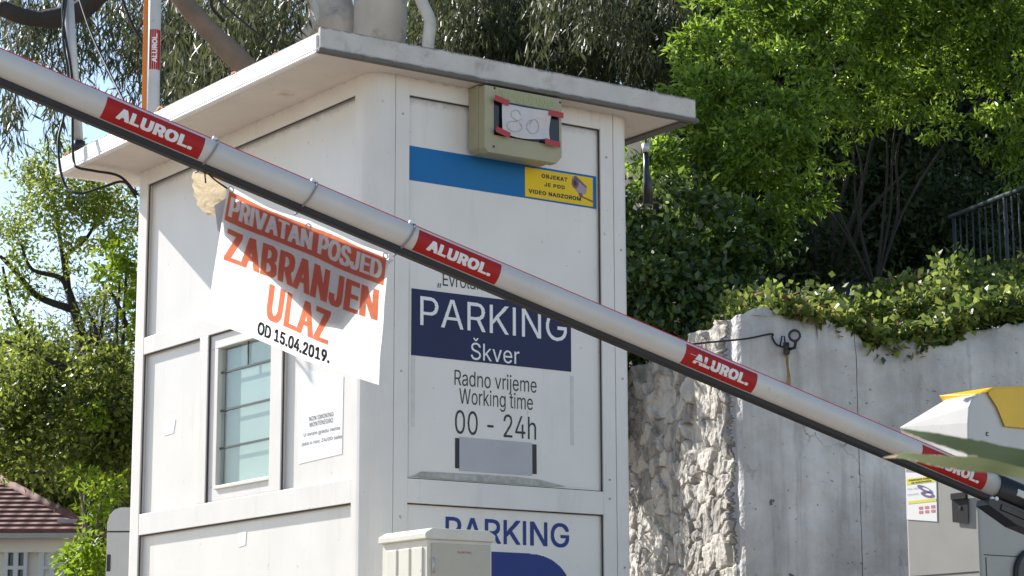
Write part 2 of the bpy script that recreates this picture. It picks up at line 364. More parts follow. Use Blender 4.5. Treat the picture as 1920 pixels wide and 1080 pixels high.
MB().box(BF, 1.40, 1.44, .13, 2.33, ZG, ZL).build('wall_panel', PANEL, booth)
MB().box(BF, .07, 1.36, 2.37, 2.41, ZG, ZL).build('wall_panel', PANEL, booth)
# window in the left side
w0, w1 = MUL[0][1], MUL[1][0]
mb = MB(); fw = .075
mb.box(BF, .016, .060, w0+.004, w1-.004, ZC1+.002, ZC1+fw); mb.box(BF, .016, .060, w0+.004, w1-.004, ZB2-fw, ZB2-.002)
mb.box(BF, .016, .060, w1-fw-.01, w1-.004, ZC1+fw, ZB2-fw); mb.box(BF, .016, .060, w0+.004, w0+.02, ZC1+fw, ZB2-fw)
mb.box(BF, .004, .0158, w0+.004, w1-.085, ZC1+.06, ZC1+.078); mb.box(BF, .008, .0158, w0+.004, w1-.075, ZB2-.078, ZB2-.062)
win = mb.build('window', WHITE, booth, bevel=.003)
g0, g1, gz0, gz1 = w0+.02, w1-fw-.01, ZC1+fw, ZB2-fw
MB().box(BF, .040, .044, g0, g1, gz0, gz1).build('pane', GLASS, win)
mb = MB()
for px, py in ((431, 695), (429, 767), (428, 838)):
    z = BF.hitU(px, py, .036)[1]; mb.box(BF, .034, .039, g0, g1, z-.005, z+.005)
zt = BF.hitU(431, 695, .036)[1]; vm = BF.hitU(465, 675, .036)[0]; mb.box(BF, .034, .039, vm-.004, vm+.004, zt+.005, gz1)
mb.build('glazing_bar', plain('dark_bar', (.05, .065, .065), .5), win)
gm = g0+(g1-g0)*.70
MB().box(BF, .060, .066, g0-.01, gm, gz0-.02, gz1+.02).build('blind', CURT, win)
MB().box(BF, .085, .09, gm-.03, g1+.03, gz0-.02, gz1+.02).build('shadow_panel', surf('shadow_teal', (.34, .44, .41), .8, .08, 4), win)  # darker panel behind the glass, the reveal's shadow put into its colour
# papers on the left side
def rect_left(name, mat, px0, px1, pts=None, u=.0435, **k): pass
def quad_on_left(name, corners, mat, parent, u=.0240, t=.0015, extra=None, mats=None):
    P = [BF.hitU(x, y, u) for x, y in corners]
    m_ = MB(); m_.prism([BF(u+t, v, z) for v, z in P], [BF(u, v, z) for v, z in P])
    if extra: extra(m_, P)
    return m_.build(name, mats or mat, parent)
NOTICEP = plain('white_notice', (.86, .86, .85), .5)
def lines_left(m_, P):
    for s_, (x0, y0, x1, y1) in (("NON SMOKING", (579, 790, 625, 766)), ("MONTENEGRO", (580, 801, 624, 782)), ("U ovom gradu nema", (569, 821, 637, 799)), ("jasa u noc 24/00 sata", (565, 838, 640, 817))):
        va, za = BF.hitU(x0, (y0), .0226); vb, zb = BF.hitU(x1, y1, .0226)
        h = .022; sl = (zb-za)/(va-vb)
        put_text(m_, s_, lambda a, b: BF(.0226, va-a, za+b+a*0), 0, va-vb, 0, h, 1, .015)
GREYINK = plain('grey_ink', (.16, .16, .17), .6)
quad_on_left('notice', [(560, 870), (641, 851), (644, 706), (556, 690)], NOTICEP, booth, extra=lines_left, mats=[NOTICEP, GREYINK])
quad_on_left('sticker_remnant', [(307, 792), (329, 787), (325, 812), (308, 817)], NOTICEP, booth)
quad_on_left('sticker_remnant', [(446, 1000), (462, 997), (460, 1022), (447, 1026)], NOTICEP, booth)
# front boards
VP_ = .022
top_board = MB().box(BF, UA-.004, UB+.004, VP_, VP_+.02, ZC1-.004, ZT+.004).build('front_panel', PANEL, booth)
low_board = MB()
low_board.box(BF, UA-.004, UB+.004, VP_, VP_+.02, .056, ZC2+.004)
f1 = fn_front(VP_-.0012)
u0, z0 = BF.hitV(833, 1018, VP_); u1, z1 = BF.hitV(1067, 985, VP_)
put_text(low_board, "PARKING", f1, BF.hitV(835, 990, VP_)[0], BF.hitV(1067, 1010, VP_)[0], BF.hitV(1000, 1024, VP_)[1], BF.hitV(1000, 978, VP_)[1], 1, .012)
uL = BF.hitV(872, 1050, VP_)[0]; uR = BF.hitV(1072, 1060, VP_)[0]; zTop = BF.hitV(980, 1037, VP_)[1]
put_text(low_board, "P", f1, uL, uR, zTop-.72, zTop, 1, .03, res=420)
low_board.build('front_panel', [PANEL, LBLUE], booth)
def on_front(name, u0, u1, z0, z1, mat, v, t=.0012, bev=0):
    return MB().box(BF, u0, u1, v, v+t, z0, z1).build(name, mat, booth)
on_front('blue_stripe', .2075, 1.288, 2.440, 2.602, BLUE, VP_-.0014)
# yellow camera notice
ya, zb_ = BF.hitV(984, 368, VP_); yb, _ = BF.hitV(1111, 360, VP_); zt_ = BF.hitV(984, 313, VP_)[1]
mb = MB().box(BF, ya, yb, VP_-.0028, VP_-.0015, zb_, zt_)
fy = fn_front(VP_-.0036); wy, hy = yb-ya, zt_-zb_
put_text(mb, "OBJEKAT", fy, ya+.24*wy, ya+.62*wy, zb_+.72*hy, zb_+.86*hy, 1, .035, 1.15)
put_text(mb, "JE POD", fy, ya+.28*wy, ya+.58*wy, zb_+.44*hy, zb_+.57*hy, 1, .035, 1.15)
put_text(mb, "VIDEO NADZOROM", fy, ya+.05*wy, ya+.82*wy, zb_+.13*hy, zb_+.27*hy, 1, .035, 1.1)
def ell(cx, cy, rx, ry, rot, n=18):
    return [(cx+rx*math.cos(q)*math.cos(rot)-ry*math.sin(q)*math.sin(rot), cy+rx*math.cos(q)*math.sin(rot)+ry*math.sin(q)*math.cos(rot)) for q in [2*math.pi*i/n for i in range(n)]]
def flat(mb, pts, fn, m): mb.add([fn(a, b) for a, b in pts], [tuple(range(len(pts)))], m)
cxx, czz = ya+.78*wy, zb_+.62*hy
fy2 = fn_front(VP_-.0032); fy3 = fn_front(VP_-.0036); fy4 = fn_front(VP_-.0040)
flat(mb, [(cxx-.035, czz+.045), (cxx-.012, czz+.052), (cxx+.055, czz+.005), (cxx+.045, czz-.033), (cxx-.005, czz-.03), (cxx-.04, czz+.005)], fy2, 2)
flat(mb, [(cxx+.0, czz-.03), (cxx+.025, czz-.03), (cxx+.028, czz-.045), (cxx+.1, czz-.062), (cxx+.1, czz-.085), (cxx+.09, czz-.085), (cxx+.088, czz-.068), (cxx+.005, czz-.048)], fy2, 3)
flat(mb, ell(cxx-.018, czz+.014, .021, .026, 0), fy3, 3); flat(mb, ell(cxx-.018, czz+.014, .009, .014, 0), fy4, 1)
flat(mb, [(cxx-.03, czz+.045), (cxx-.012, czz+.050), (cxx+.05, czz+.007), (cxx+.045, czz+.0)], fy3, 3)
mb.build('camera_notice', [YELLOW, INK, plain('camera_mauve', (.36, .27, .32), .5), plain('camera_brown', (.16, .08, .09), .5)], booth)
# parking notice: vinyl sheet with navy board and hours
vs_ = VP_-.0016
mb = MB().box(BF, .222, 1.268, vs_, vs_+.0013, 1.085, 2.02)
fi = fn_front(vs_-.0011)
def tx(s, x0, x1, yb, yt, m=1, bold=0., fn=fi, space=1.):
    xm = (x0+x1)/2; a0 = BF.hitV(x0, yb, vs_)[0]; a1 = BF.hitV(x1, yb, vs_)[0]; put_text(mb, s, fn, a0, a1, BF.hitV(xm, yb, vs_)[1], BF.hitV(xm, yt, vs_)[1], m, bold, space)
tx("„Evrolans“", 820, 925, 546, 517, 1)
tx("Radno vrijeme", 852, 1006, 737, 700, 1)
tx("Working time", 861, 999, 771, 733, 1)
tx("00 - 24h", 853, 1005, 819, 775, 1)
mb.build('hours_notice', [PANEL, INK], booth)
mb = MB().box(BF, .2325, 1.127, vs_-.0026, vs_-.0012, 1.631, 1.937)
fi = fn_front(vs_-.0036)
tx("PARKING", 787, 1062, 626, 572, 1, .004, fi)
tx("Škver", 882, 973, 679, 638, 1, .002, fi)
mb.build('parking_board', [NAVY, WINK], booth)
ua_, za_ = BF.hitV(853, 880, vs_); ub_, zb2_ = BF.hitV(1006, 888, vs_); zt2 = BF.hitV(853, 821, vs_)[1]
mb = MB().box(BF, ua_, ua_+.022, vs_-.0018, vs_-.0012, za_+.005, zt2, 1); mb.box(BF, ub_-.026, ub_, vs_-.0018, vs_-.0012, za_+.005, zt2, 1)
mb.box(BF, ua_+.0225, ub_-.0265, vs_-.0035, vs_-.0012, za_-.004, zt2+.006)
mb.build('patch_tape', [TAPEG, INK], booth)
mb = MB(); P = [BF.hitV(x, y, VP_-.004) for x, y in ((772, 893), (790, 884), (850, 887), (905, 890), (960, 893), (1010, 899), (1060, 912), (1030, 912), (960, 907), (900, 903), (840, 899))]
mb.prism([BF(a, VP_-.003, b) for a, b in P], [BF(a, VP_-.006, b) for a, b in P]); mb.build('torn_film', surf('old_film', (.45, .44, .40), .5, .3, 30, .4, 40), booth)
for (x, y0, y1, wd) in ((1072, 705, 835, 8), (775, 660, 800, 5)):
    a, zt3 = BF.hitV(x, y0, vs_); zb3 = BF.hitV(x, y1, vs_)[1]
    on_front('tape_strip', a-.010, a+.010, zb3, zt3, surf('old_tape', (.62, .61, .58), .4, .1, 20), vs_-.0010, .0008)
# roof
UL, URR, VF, VBK = -.3482, 1.8034, -.1266, VE+.27
mb = MB()
mb.box(BF, UL+.028, URR-.028, VF+.028, VBK-.028, ZL, ZL+.10)
mb.build('soffit', SOFFIT, booth)
mb = MB()
mb.box(BF, UL+.006, URR-.004, VF, VF+.027, ZL+.018, ZF)
mb.box(BF, UL-.004, URR+.01, VF-.010, VF+.0265, ZL-.006, ZL+.017)
mb.build('fascia', ROOFP, booth, bevel=.006)
mb = MB()
mb.box(BF, UL, UL+.027, VF+.028, VBK, ZL+.010, ZL+.085); mb.box(BF, UL-.004, UL+.0265, VF+.028, VBK+.01, ZL-.006, ZL+.009)
mb.box(BF, UL+.028, URR-.028, VBK-.027, VBK, ZL-.004, ZL+.085)
mb.build('fascia', FASC, booth, bevel=.006)
mb = MB()
mb.box(BF, URR-.027, URR-.002, VF+.028, VBK, ZL+.0, ZF-.02); mb.box(BF, URR-.085, URR-.028, VF+.03, VBK-.03, ZL-.014, ZL-.001)
mb.build('fascia', ROOFP, booth, bevel=.005)
top_m = MB()
top_m.box(BF, UL+.028, URR-.028, VF+.028, VBK-.028, ZL+.101, ZL+.106)
top_m.build('roof_deck', ROOFP, booth)
nT = 8
for i in range(nT):
    v = VF+.13+i*(VBK-VF-.2)/(nT-1)+random.uniform(-.05, .05)*(0 < i < nT-1); mb = MB(); seg = 8; rr = .050
    inn = [(v+rr*.8*math.cos(q), rr*.8*math.sin(q)) for q in [math.pi*k/seg for k in range(seg+1)]]
    out_ = [(v+rr*math.cos(q), rr*math.sin(q)) for q in [math.pi*k/seg for k in range(seg+1)]][::-1]
    zz = ZL+.062+random.uniform(-.018, .012); du = random.uniform(-.015, .02)
    prof = inn+out_
    mb.prism([BF(UL+.028+du, a, zz+b) for a, b in prof], [BF(UL+.8, a, zz-.02+b) for a, b in prof])
    mb.build('roof_tile', TERRA, booth)

# ------------------------------------------------------------------ beige display box under the roof
DV = -.135
u0, zt = BF.hitV(909, 161, DV); u1 = BF.hitV(1053, 215, DV)[0]; zb = BF.hitV(1000, 299, DV)[1]
zt = BF.hitV(980, 172, DV)[1]
disp = thing('display_box', BF((u0+u1)/2, -.06, zb), PSI, 'beige plastic display box taped over with paper under the kiosk roof', 'display box')
mb = MB()
prof = [(u0, zb+.02), (u0, zt), (u1, zt), (u1, zb+.035), (u1-.03, zb), (u0+.02, zb)]
mb.prism([BF(a, .0, b+.01) for a, b in prof], [BF(a, DV+.055, b+.01) for a, b in prof])
mb.prism([BF(a, DV+.052, b) for a, b in prof], [BF(a, DV, b) for a, b in prof])
put_text(mb, "SLOBODNO", fn_front(DV-.0015), u0+.06, u1-.045, zt-.060, zt-.012, 1, .0, 1.05)
for (a, b) in ((u0+.055, zt-.008), (u1-.008, zt-.018), (u0+.05, zb+.03)):
    mb.tube([BF(a, DV-.003, b), BF(a, DV+.01, b)], .006, 8, 2)
mb.build('body', [BEIGE, FADED, INK], disp, bevel=.008)
sx0, sz1 = BF.hitV(926, 190, DV); sx1, _ = BF.hitV(1048, 240, DV); sz0 = BF.hitV(985, 263, DV)[1]; sz1 = BF.hitV(985, 198, DV)[1]
MB().box(BF, sx0, sx1, DV-.002, DV+.004, sz0, sz1).build('screen', GLASSK, disp)
# paper sheet, slightly buckled
mb = MB(); nu, nz = 14, 9; pa0, pa1, pz0, pz1 = sx0+.036, sx1-.062, sz0+.014, sz1-.014
def pf(a, b): return BF(a, DV-.016-.006*math.sin(9*a+3)*math.cos(30*b)-.004*math.sin(23*a+31*b), b - .012*math.sin((a-pa0)*14)*((pz1-b)/(pz1-pz0)))
V = [pf(pa0+(pa1-pa0)*i/nu, pz0+(pz1-pz0)*j/nz) for j in range(nz+1) for i in range(nu+1)]
mb.add(V, [(j*(nu+1)+i, j*(nu+1)+i+1, (j+1)*(nu+1)+i+1, (j+1)*(nu+1)+i) for j in range(nz) for i in range(nu)], 0, True)
pw, ph = pa1-pa0, pz1-pz0
def pen(pts): mb.tube([pf(pa0+pw*a, pz0+ph*b)+BF.V*-.003 for a, b in smooth_path([(a, b, 0) for a, b in pts], 5) for a, b in [(a, b)]] if False else [pf(pa0+pw*p.x, pz0+ph*p.y)-BF.V*.002 for p in smooth_path([(a, b, 0) for a, b in pts], 5)], .0016, 5, 1)
pen([(.38, .72), (.30, .86), (.20, .78), (.18, .62), (.30, .52), (.40, .60)])
pen([(.30, .50), (.14, .42), (.10, .24), (.24, .14), (.40, .30), (.34, .48)])
pen([(.66, .66), (.54, .56), (.50, .36), (.60, .18), (.74, .28), (.76, .54), (.66, .66), (.56, .48)])
mb.build('paper', [PAPER, PENCIL], disp)
for (a, b, rot, l) in ((sx0+.028, sz1-.004, -.18, .07), (sx1-.035, sz1-.022, -.03, .075), (sx0+.035, sz0+.012, -.25, .07), (sx1-.055, sz0+.002, -.10, .075)):
    fr = Frame(BF(a, DV-.026, b), BF.U*math.cos(rot)+Vector((0, 0, 1))*math.sin(rot), BF.V)
    fr.Z = fr.U.cross(fr.V).normalized()
    MB().box(fr, -l*.58, l*.58, 0, .0015, -.0135, .0135).build('tape', TAPE, disp)

# ------------------------------------------------------------------ electrical cabinet in front of the booth
CU, CV = -.205, -.80
CF = Frame(BF(CU, CV, 0), BF.U, BF.V)
cu_w = CF.hitV(922, 1040, 0)[0]; cv_d = CF.hitU(717, 1040, 0)[0]; ctop = CF.hitV(795, 989, 0)[1]
cab = thing('electrical_cabinet', CF(cu_w/2, cv_d/2, ZG), PSI, 'cream ribbed electrical cabinet standing before the kiosk front', 'cabinet')
gzc = gz(CF.O.x, CF.O.y)
mb = MB().box(CF, 0, cu_w, 0, cv_d, gzc, ctop-.045)
for k in range(3):
    a = .03+k*(cv_d-.05)/3; mb.box(CF, -.006, .001, a, a+(cv_d-.05)/3-.018, gzc+.1, ctop-.075)
mb.build('body', CABB, cab, bevel=.004)
mb = MB(); prof = [(-.014, ctop-.046), (-.014, ctop-.018), (.02, ctop), (cu_w-.02, ctop), (cu_w+.012, ctop-.018), (cu_w+.012, ctop-.046)]
mb.prism([CF(a, -.012, b) for a, b in prof], [CF(a, cv_d+.012, b) for a, b in prof]); mb.build('lid', CABB, cab, bevel=.005)
mb = MB().box(CF, .018, cu_w-.012, -.008, -.001, gzc+.08, ctop-.06)
put_text(mb, "ELEKTRO", lambda a, b: CF(a, -.0092, b), cu_w*.45, cu_w*.66, ctop-.098, ctop-.089, 1)
mb.build('door', [surf('cabinet_door', (.52, .485, .40), .5, .06, 6, .03, 70), REDST], cab, bevel=.003)
mb = MB().tube([CF(cu_w-.05, -.008, ctop-.33), CF(cu_w-.05, -.016, ctop-.33)], .016, 14); mb.build('lock', METAL, cab); mb = MB(); mb.tube([CF(.022, -.012, ctop-.12), CF(.022, -.012, ctop-.18)], .006, 8); mb.build('hinge', METAL, cab)

# ------------------------------------------------------------------ near boom barrier
P0 = at(0, 121.5, 6.55); P1 = at(1867, 914, 8.25)
A = (P1-P0).normalized(); LEN = (P1-P0).length; AR = .0445
nrm = Vector((A.y, -A.x, 0)).normalized()          # horizontal, towards the camera side
if nrm.y > 0: nrm = -nrm
aup = A.cross(nrm); aup = aup if aup.z > 0 else -aup
def arm_at(s, ang, r=AR): return P0 + A*s + (nrm*math.cos(ang)+aup*math.sin(ang))*r
def s_of(px):                                      # arm length at which a sight column meets the arm
    lo, hi = -1., LEN+1
    for _ in range(50):
        mid = (lo+hi)/2; q = P0+A*mid; x = 960+F*q.dot(RGT)/q.dot(FWD)
        lo, hi = (mid, hi) if x < px else (lo, mid)
    return lo
PIV = P1 + A*.42
barrier = thing('boom_barrier', (PIV.x, PIV.y, ZG), 0, 'white round boom barrier arm with five red maker stickers sloping across the kiosk', 'barrier')
mb = MB(); NS = 28
L0 = -1.1
for k in range(2): pass
mb.tube([P0+A*(L0+(LEN-L0)*i/12) for i in range(13)], AR, NS)
arm_o = mb.build('arm', ARMW, barrier)
fra = Frame(P0, A, nrm, aup)
MB().box(fra, L0+.02, LEN-.02, -.017, .017, -AR-.017, -AR+.004).build('rubber_strip', RUBBER, barrier, bevel=.004)
mb = MB(); a_ = R(97); fr2 = Frame(P0, A, nrm*math.cos(a_)+aup*math.sin(a_))
fr2 = Frame(P0, A, (aup*math.cos(a_)-nrm*math.sin(a_)), nrm*math.cos(a_)+aup*math.sin(a_))
mb.box(fr2, L0+.02, LEN-.03, -.009, .009, AR-.002, AR+.0045); mb.build('reflective_strip', REDSTRIP, barrier)
def sticker(s0, s1, parent, cyl, aa, ab, w=7, rev=False, col=REDST):
    mb = MB(); V = []
    for i in (0, 1):
        for j in range(w+1): V.append(cyl(s0 if i == 0 else s1, aa+(ab-aa)*j/w, 1.0012))
    mb.add(V, [(j, j+1, w+2+j, w+1+j) for j in range(w)], 0, True)
    ls = s1-s0; sgn = (ab-aa)
    put_text(mb, "ALUROL.", lambda a, b: cyl(a, b, 1.0030), s0+.13*ls, s1-.10*ls, aa+.26*sgn, aa+.72*sgn, 1, (.052, .03), 1.09, cuts=8)
    return mb.build('sticker', [col, WINK], parent)
cyl0 = lambda s, q, k: arm_at(s, q, AR*k+.0004)
for x0, x1 in ((194, 373), (777, 927), (1277, 1406), (1719, 1836)):
    sticker(s_of(x0-4), s_of(x1), barrier, cyl0, R(-62), R(40))
mb = MB()
def nick(s0, s1, q0, q1, m, k=1.012): mb.add([cyl0(s0, q0, k), cyl0(s1, q0+.02, k), cyl0(s1, q1+.02, k), cyl0(s0, q1, k)], [(0, 1, 2, 3)], m)
sa = s_of(1290); un = (s_of(1406)-s_of(1277))/124.
for (x0, x1, q0, q1, m) in ((2, 26, -.37, -.30, 0), (6, 40, -.44, -.41, 1), (14, 34, -.24, -.20, 0), (30, 52, -.50, -.48, 1), (-8, 3, -.06, -.04, 1), (52, 78, -.62, -.605, 1), (20, 31, -.1, -.085, 0)): nick(sa+x0*un, sa+x1*un, q0, q1, m)
mb.build('scratch_marks', [REDST, WINK], barrier)
sl = s_of(1277)-s_of(777)
sticker(s_of(194)-sl*1.07, s_of(194)-sl*1.07+.30, barrier, cyl0, R(-62), R(40))
# clamp at the arm's foot
mb = MB().tube([P1-A*.012, P1+A*.30], AR+.006, 24)
mb.build('socket', BLACKP, barrier)
frc = Frame(P1, A, nrm, aup)
mb = MB()
prof = [(-.045, -.062), (.0, -.048), (.40, -.048), (.40, -.115), (.10, -.115), (-.045, -.085)]
mb.prism([frc(a, -.035, b) for a, b in prof], [frc(a, .035, b) for a, b in prof]); mb.box(frc, .012, .35, .0352, .040, -.085, -.062)
mb.box(frc, .06, .20, .046, .0505, -.015, .012, 1)
mb.build('clamp', [BLACKP, METAL], barrier, bevel=.004)
mb = MB().box(frc, -.03, .012, -.02, .03, -.065, -.046); mb.tube([frc(-.012, .03, -.05), frc(-.012, .038, -.05)], .008, 10)
mb.build('clamp_bolt', plain('white_nylon', (.75, .75, .75), .4), barrier, bevel=.003)
hb = Frame(PIV, (1, 0, 0))
mb = MB().box(hb, -.02, .34, -.18, .18, ZG-PIV.z, .12); mb.box(hb, -.03, .35, -.19, .19, .121, .15)
mb.build('housing', surf('barrier_grey', (.55, .55, .52), .5, .05, 6), barrier, bevel=.02)

# ------------------------------------------------------------------ banner hanging below the arm
def Yarm(px): q = P0+A*s_of(px); return q.y
TL, TR = at(424, 350, Yarm(424)-.012), at(729, 477, Yarm(729)-.012)
BL, BR = at(386, 604, Yarm(424)-.10), at(703, 726, Yarm(729)-.10)
bn = thing('hanging_banner', (TL+TR)/2, 0, 'translucent white private property banner tied under the boom barrier arm', 'banner')
bnrm = (TR-TL).cross(BL-TL).normalized()
if bnrm.y > 0: bnrm = -bnrm
def bpt(a, b, off=0.):               # a to the right, b upwards, 0..1
    p = (BL*(1-a)+BR*a)*(1-b) + (TL*(1-a)+TR*a)*b
    wv = .010*math.sin(5*a+2*b)*(1-b*.6) + .006*math.sin(9*a-4*b)+.028*(1-b)**3*a**5 + .004*abs(math.sin(4.2*a+7.5*b+.6)) + .003*abs(math.sin(11*a-6*b))
    return p + bnrm*(wv+off)
mb = MB(); na, nb = 36, 24
def outline(a, b):                    # rounded right lower corner, sagging top edge
    return a, b - .018*math.sin(math.pi*((a*2) % 1))*(b > .99)
V = [bpt(*outline(i/na, j/nb)) for j in range(nb+1) for i in range(na+1)]
mb.add(V, [(j*(na+1)+i, j*(na+1)+i+1, (j+1)*(na+1)+i+1, (j+1)*(na+1)+i) for j in range(nb) for i in range(na)], 0, True)
OFF = .0020
def bfn(a, b): return bpt(a, b, OFF)
def strip(a0, a1, b0, b1, m, off):
    nn = 24; V = [bpt(a0+(a1-a0)*i/nn, b, off) for b in (b0, b1) for i in range(nn+1)]
    mb.add(V, [(i, i+1, nn+2+i, nn+1+i) for i in range(nn)], m, True)
knock_out(mb, "PRIVATAN POSJED", bfn, .012, .985, .75, .962, .028, .965, .785, .930, 1, (.050, .012), 1.05)
put_text(mb, "ZABRANJEN", bfn, .04, .965, .465, .705, 1, (.055, .012), 1.08, cuts=3)
put_text(mb, "ULAZ", bfn, .31, .70, .165, .42, 1, (.055, .014), 1.09, cuts=3)
put_text(mb, "OD 15.04.2019.", bfn, .275, .715, .035, .128, 2, (.045, .018), 1.02, cuts=2)
sheet = mb.build('sheet', [FILM, FILMRED, FILMINK], bn)
# grey sheet added behind to cast the banner's dark V, then the torn card
def bpx(px, py, off):
    r = ray(px, py); n_ = bnrm; t = (TL+n_*off).dot(n_)/r.dot(n_); return r*t
poly = [(402, 385), (408, 432), (592, 604), (634, 612), (700, 520), (738, 488), (722, 482), (575, 425), (432, 366)]
mb = MB(); mb.prism([bpx(x, y, -.020) for x, y in poly], [bpx(x, y, -.023) for x, y in poly])
mb.build('v_shadow_caster', plain('shadow_caster_grey', (.55, .53, .53), .8), bn)
poly = [(362, 322), (359, 333), (362, 338), (360, 349), (364, 356), (363, 366), (370, 376), (369, 384), (381, 396), (390, 404), (398, 403), (404, 408), (410, 399), (414, 384), (421, 372), (424, 352), (408, 336), (392, 328), (378, 326)]
mb = MB(); mid = bpx(392, 362, -.040)
F_, B_ = [bpx(x, y, -.028-.003*math.sin(i*1.9)) for i, (x, y) in enumerate(poly)], [bpx(x, y, -.031-.008*math.sin(i*1.9)) for i, (x, y) in enumerate(poly)]
n_ = len(poly); mb.add(F_+[mid+bnrm*-.012], [(i, (i+1) % n_, n_) for i in range(n_)], 0, True); mb.build('torn_card', CARD, bn)
for a_, b_ in ((.02, .978), (.5, .955), (.978, .975)):
    c_ = bpt(a_, b_, .003); rg = [c_+((TR-TL).normalized()*math.cos(q)+(TL-BL).normalized()*math.sin(q))*.0085 for q in [2*math.pi*i/14 for i in range(15)]]
    MB().tube(rg, .0022, 6, 0, False).build('eyelet', METAL, bn)
TIE = plain('cable_tie', (.30, .26, .25), .45)
for px in (392, 577, 761):
    s = s_of(px); mb = MB()
    ring = [arm_at(s+.012*math.sin(q), q, AR+.004) for q in [2*math.pi*i/24 for i in range(25)]]
    mb.tube(ring, .0032, 6, 0, False); k = arm_at(s, R(80), AR+.006); mb.tube([k-A*.007, k+A*.007], .0062, 8, 1)
    lo = arm_at(s, R(-95), AR+.004); mb.tube([lo, lo-Vector((0, 0, .028))-A*.03], .0026, 6, 0)
    mb.build('cable_tie', [TIE, WINK], bn)
mb = MB(); lo = arm_at(s_of(392), R(-90), AR+.006)
mb.tube(smooth_path([lo, lo+A*.03-Vector((0, 0, .02)), TL+Vector((.012, 0, -.012))], 4), .003, 6); mb.tube([lo, lo+A*.006-Vector((0, 0, .045))], .0026, 6)
mb.build('tie_cord', CABLE, bn)

# ------------------------------------------------------------------ second barrier, raised, behind the booth
B2 = at(296, 120, 15.2); b2x, b2y = B2.x, B2.y
bar2 = thing('boom_barrier', (b2x, b2y, ZG), 0, 'raised upright boom barrier with orange edge standing behind the kiosk roof', 'barrier')
top = at(298, -420, 15.2); base = Vector((b2x, b2y, .95)); d2 = (top-base).normalized(); r2 = .047
n2 = Vector((.28, -.96, 0)).normalized(); t2 = d2.cross(n2)
def cyl2(s, q, k): return base + d2*s + (n2*math.cos(q)+t2*math.sin(q))*(r2*k)
MB().tube([base, top], r2, 20).build('arm', ARMW, bar2)
fro = Frame(base-Vector((r2+.008, 0, 0))-n2*.0, d2, Vector((1, 0, 0)), None); fro.Z = d2.cross(Vector((1, 0, 0))).normalized()
MB().box(fro, 0, (top-base).length-.02, -.018, .014, -.02, .02).build('rubber_strip', ORANGE, bar2, bevel=.003)
sA = (at(296, 133, 15.2)-base).length; sB = (at(296, 58, 15.2)-base).length
mb = MB(); w = 7; aa, ab = R(62), R(-46)
if t2.x < 0: pass
V = [cyl2(s, aa+(ab-aa)*j/w, 1.004) for s in (sA, sB) for j in range(w+1)]
mb.add(V, [(j, j+1, w+2+j, w+1+j) for j in range(w)], 0, True)
sgn = 1 if t2.x > 0 else -1
put_text(mb, "ALUROL.", lambda a, b: cyl2(a, sgn*(-b), 1.03), sA+.05, sB-.03, R(-22), R(22), 1, .03, 1., cuts=4)
mb.build('sticker', [REDST, WINK], bar2)
h2 = Frame((at(240, 1000, 15.2).x, b2y, 0), (1, 0, 0)); hz = at(235, 955, 15.2).z
mb = MB(); wd = .115; prof = [(-wd, ZG), (-wd, hz-.10), (-wd+.015, hz-.05), (-wd+.05, hz-.012), (-wd+.09, hz), (wd+.12, hz), (wd+.2, hz-.05), (wd+.2, ZG)]
mb.prism([h2(a, -.14, b) for a, b in prof], [h2(a, .16, b) for a, b in prof]); mb.box(h2, -wd-.003, wd+.19, -.145, -.139, hz-.165, hz-.155, 1); mb.box(h2, -wd+.004, -wd+.03, -.146, -.139, hz-.42, hz-.31, 1)
mb.build('housing', [WMACH, GASK], bar2, bevel=.006)

# ------------------------------------------------------------------ mast and cables on the kiosk's roof
mz = BF(-.33, VBK-.18, ZL+.10); ym = mz.y
mbase = at(148, 277, ym); mtop = at(118, -130, ym)
mast = thing('roof_mast', mbase, 0, 'slim pale mast leaning at the far end of the kiosk roof', 'mast')
MB().tube([mbase, at(134, 90, ym), mtop], [.026, .029, .032], 12).build('pole', METAL, mast)
MB().tube([mbase-Vector((0, 0, .02)), mbase+Vector((-.002, 0, .035))], .034, 12).build('foot', BLACKP, mast)
q1 = BF(-.01, VE-.02, 2.785)
cpt = [at(132, -60, ym-.06), at(118, 60, ym-.06), at(128, 140, ym-.07), at(120, 215, ym-.1), at(110, 260, ym-.15), at(112, 310, ym-.2), at(124, 350, ym-.25), at(150, 363, ym-.3), at(190, 352, q1.y-.25), at(232, 341, q1.y-.1), q1]
o = MB().tube(smooth_path(cpt, 6), .0075, 7).build('black_cable', CABLE); tag(o, 'black cable drooping in a wide loop from the mast to the kiosk corner', 'cable')
cpt = [at(128, -60, ym-.05), at(118, 30, ym-.05), at(135, 145, ym-.05), at(136, 250, ym-.09), at(138, 300, ym-.12), at(146, 314, ym-.16), at(180, 321, q1.y-.2), at(225, 331, q1.y-.1), q1+Vector((.01, -.02, .012))]
o = MB().tube(smooth_path(cpt, 6), .0075, 7).build('black_cable', CABLE); tag(o, 'black cable run tight along the mast then under the eave', 'cable')
for pts, lab in (([(140, -30, 17), (170, 60, 16.7), (205, 135, 16.4), (250, 225, 16)], 'thin dark overhead wire slanting behind the near barrier arm'), ([(380, -30, 17), (415, 5, 17), (450, 36, 17), (520, 92, 17)], 'short overhead wire crossing sky behind the eucalyptus branch')):
    o = MB().tube(smooth_path([at(*p) for p in pts], 5), .009, 6).build('overhead_wire', CABLE); tag(o, lab, 'wire')
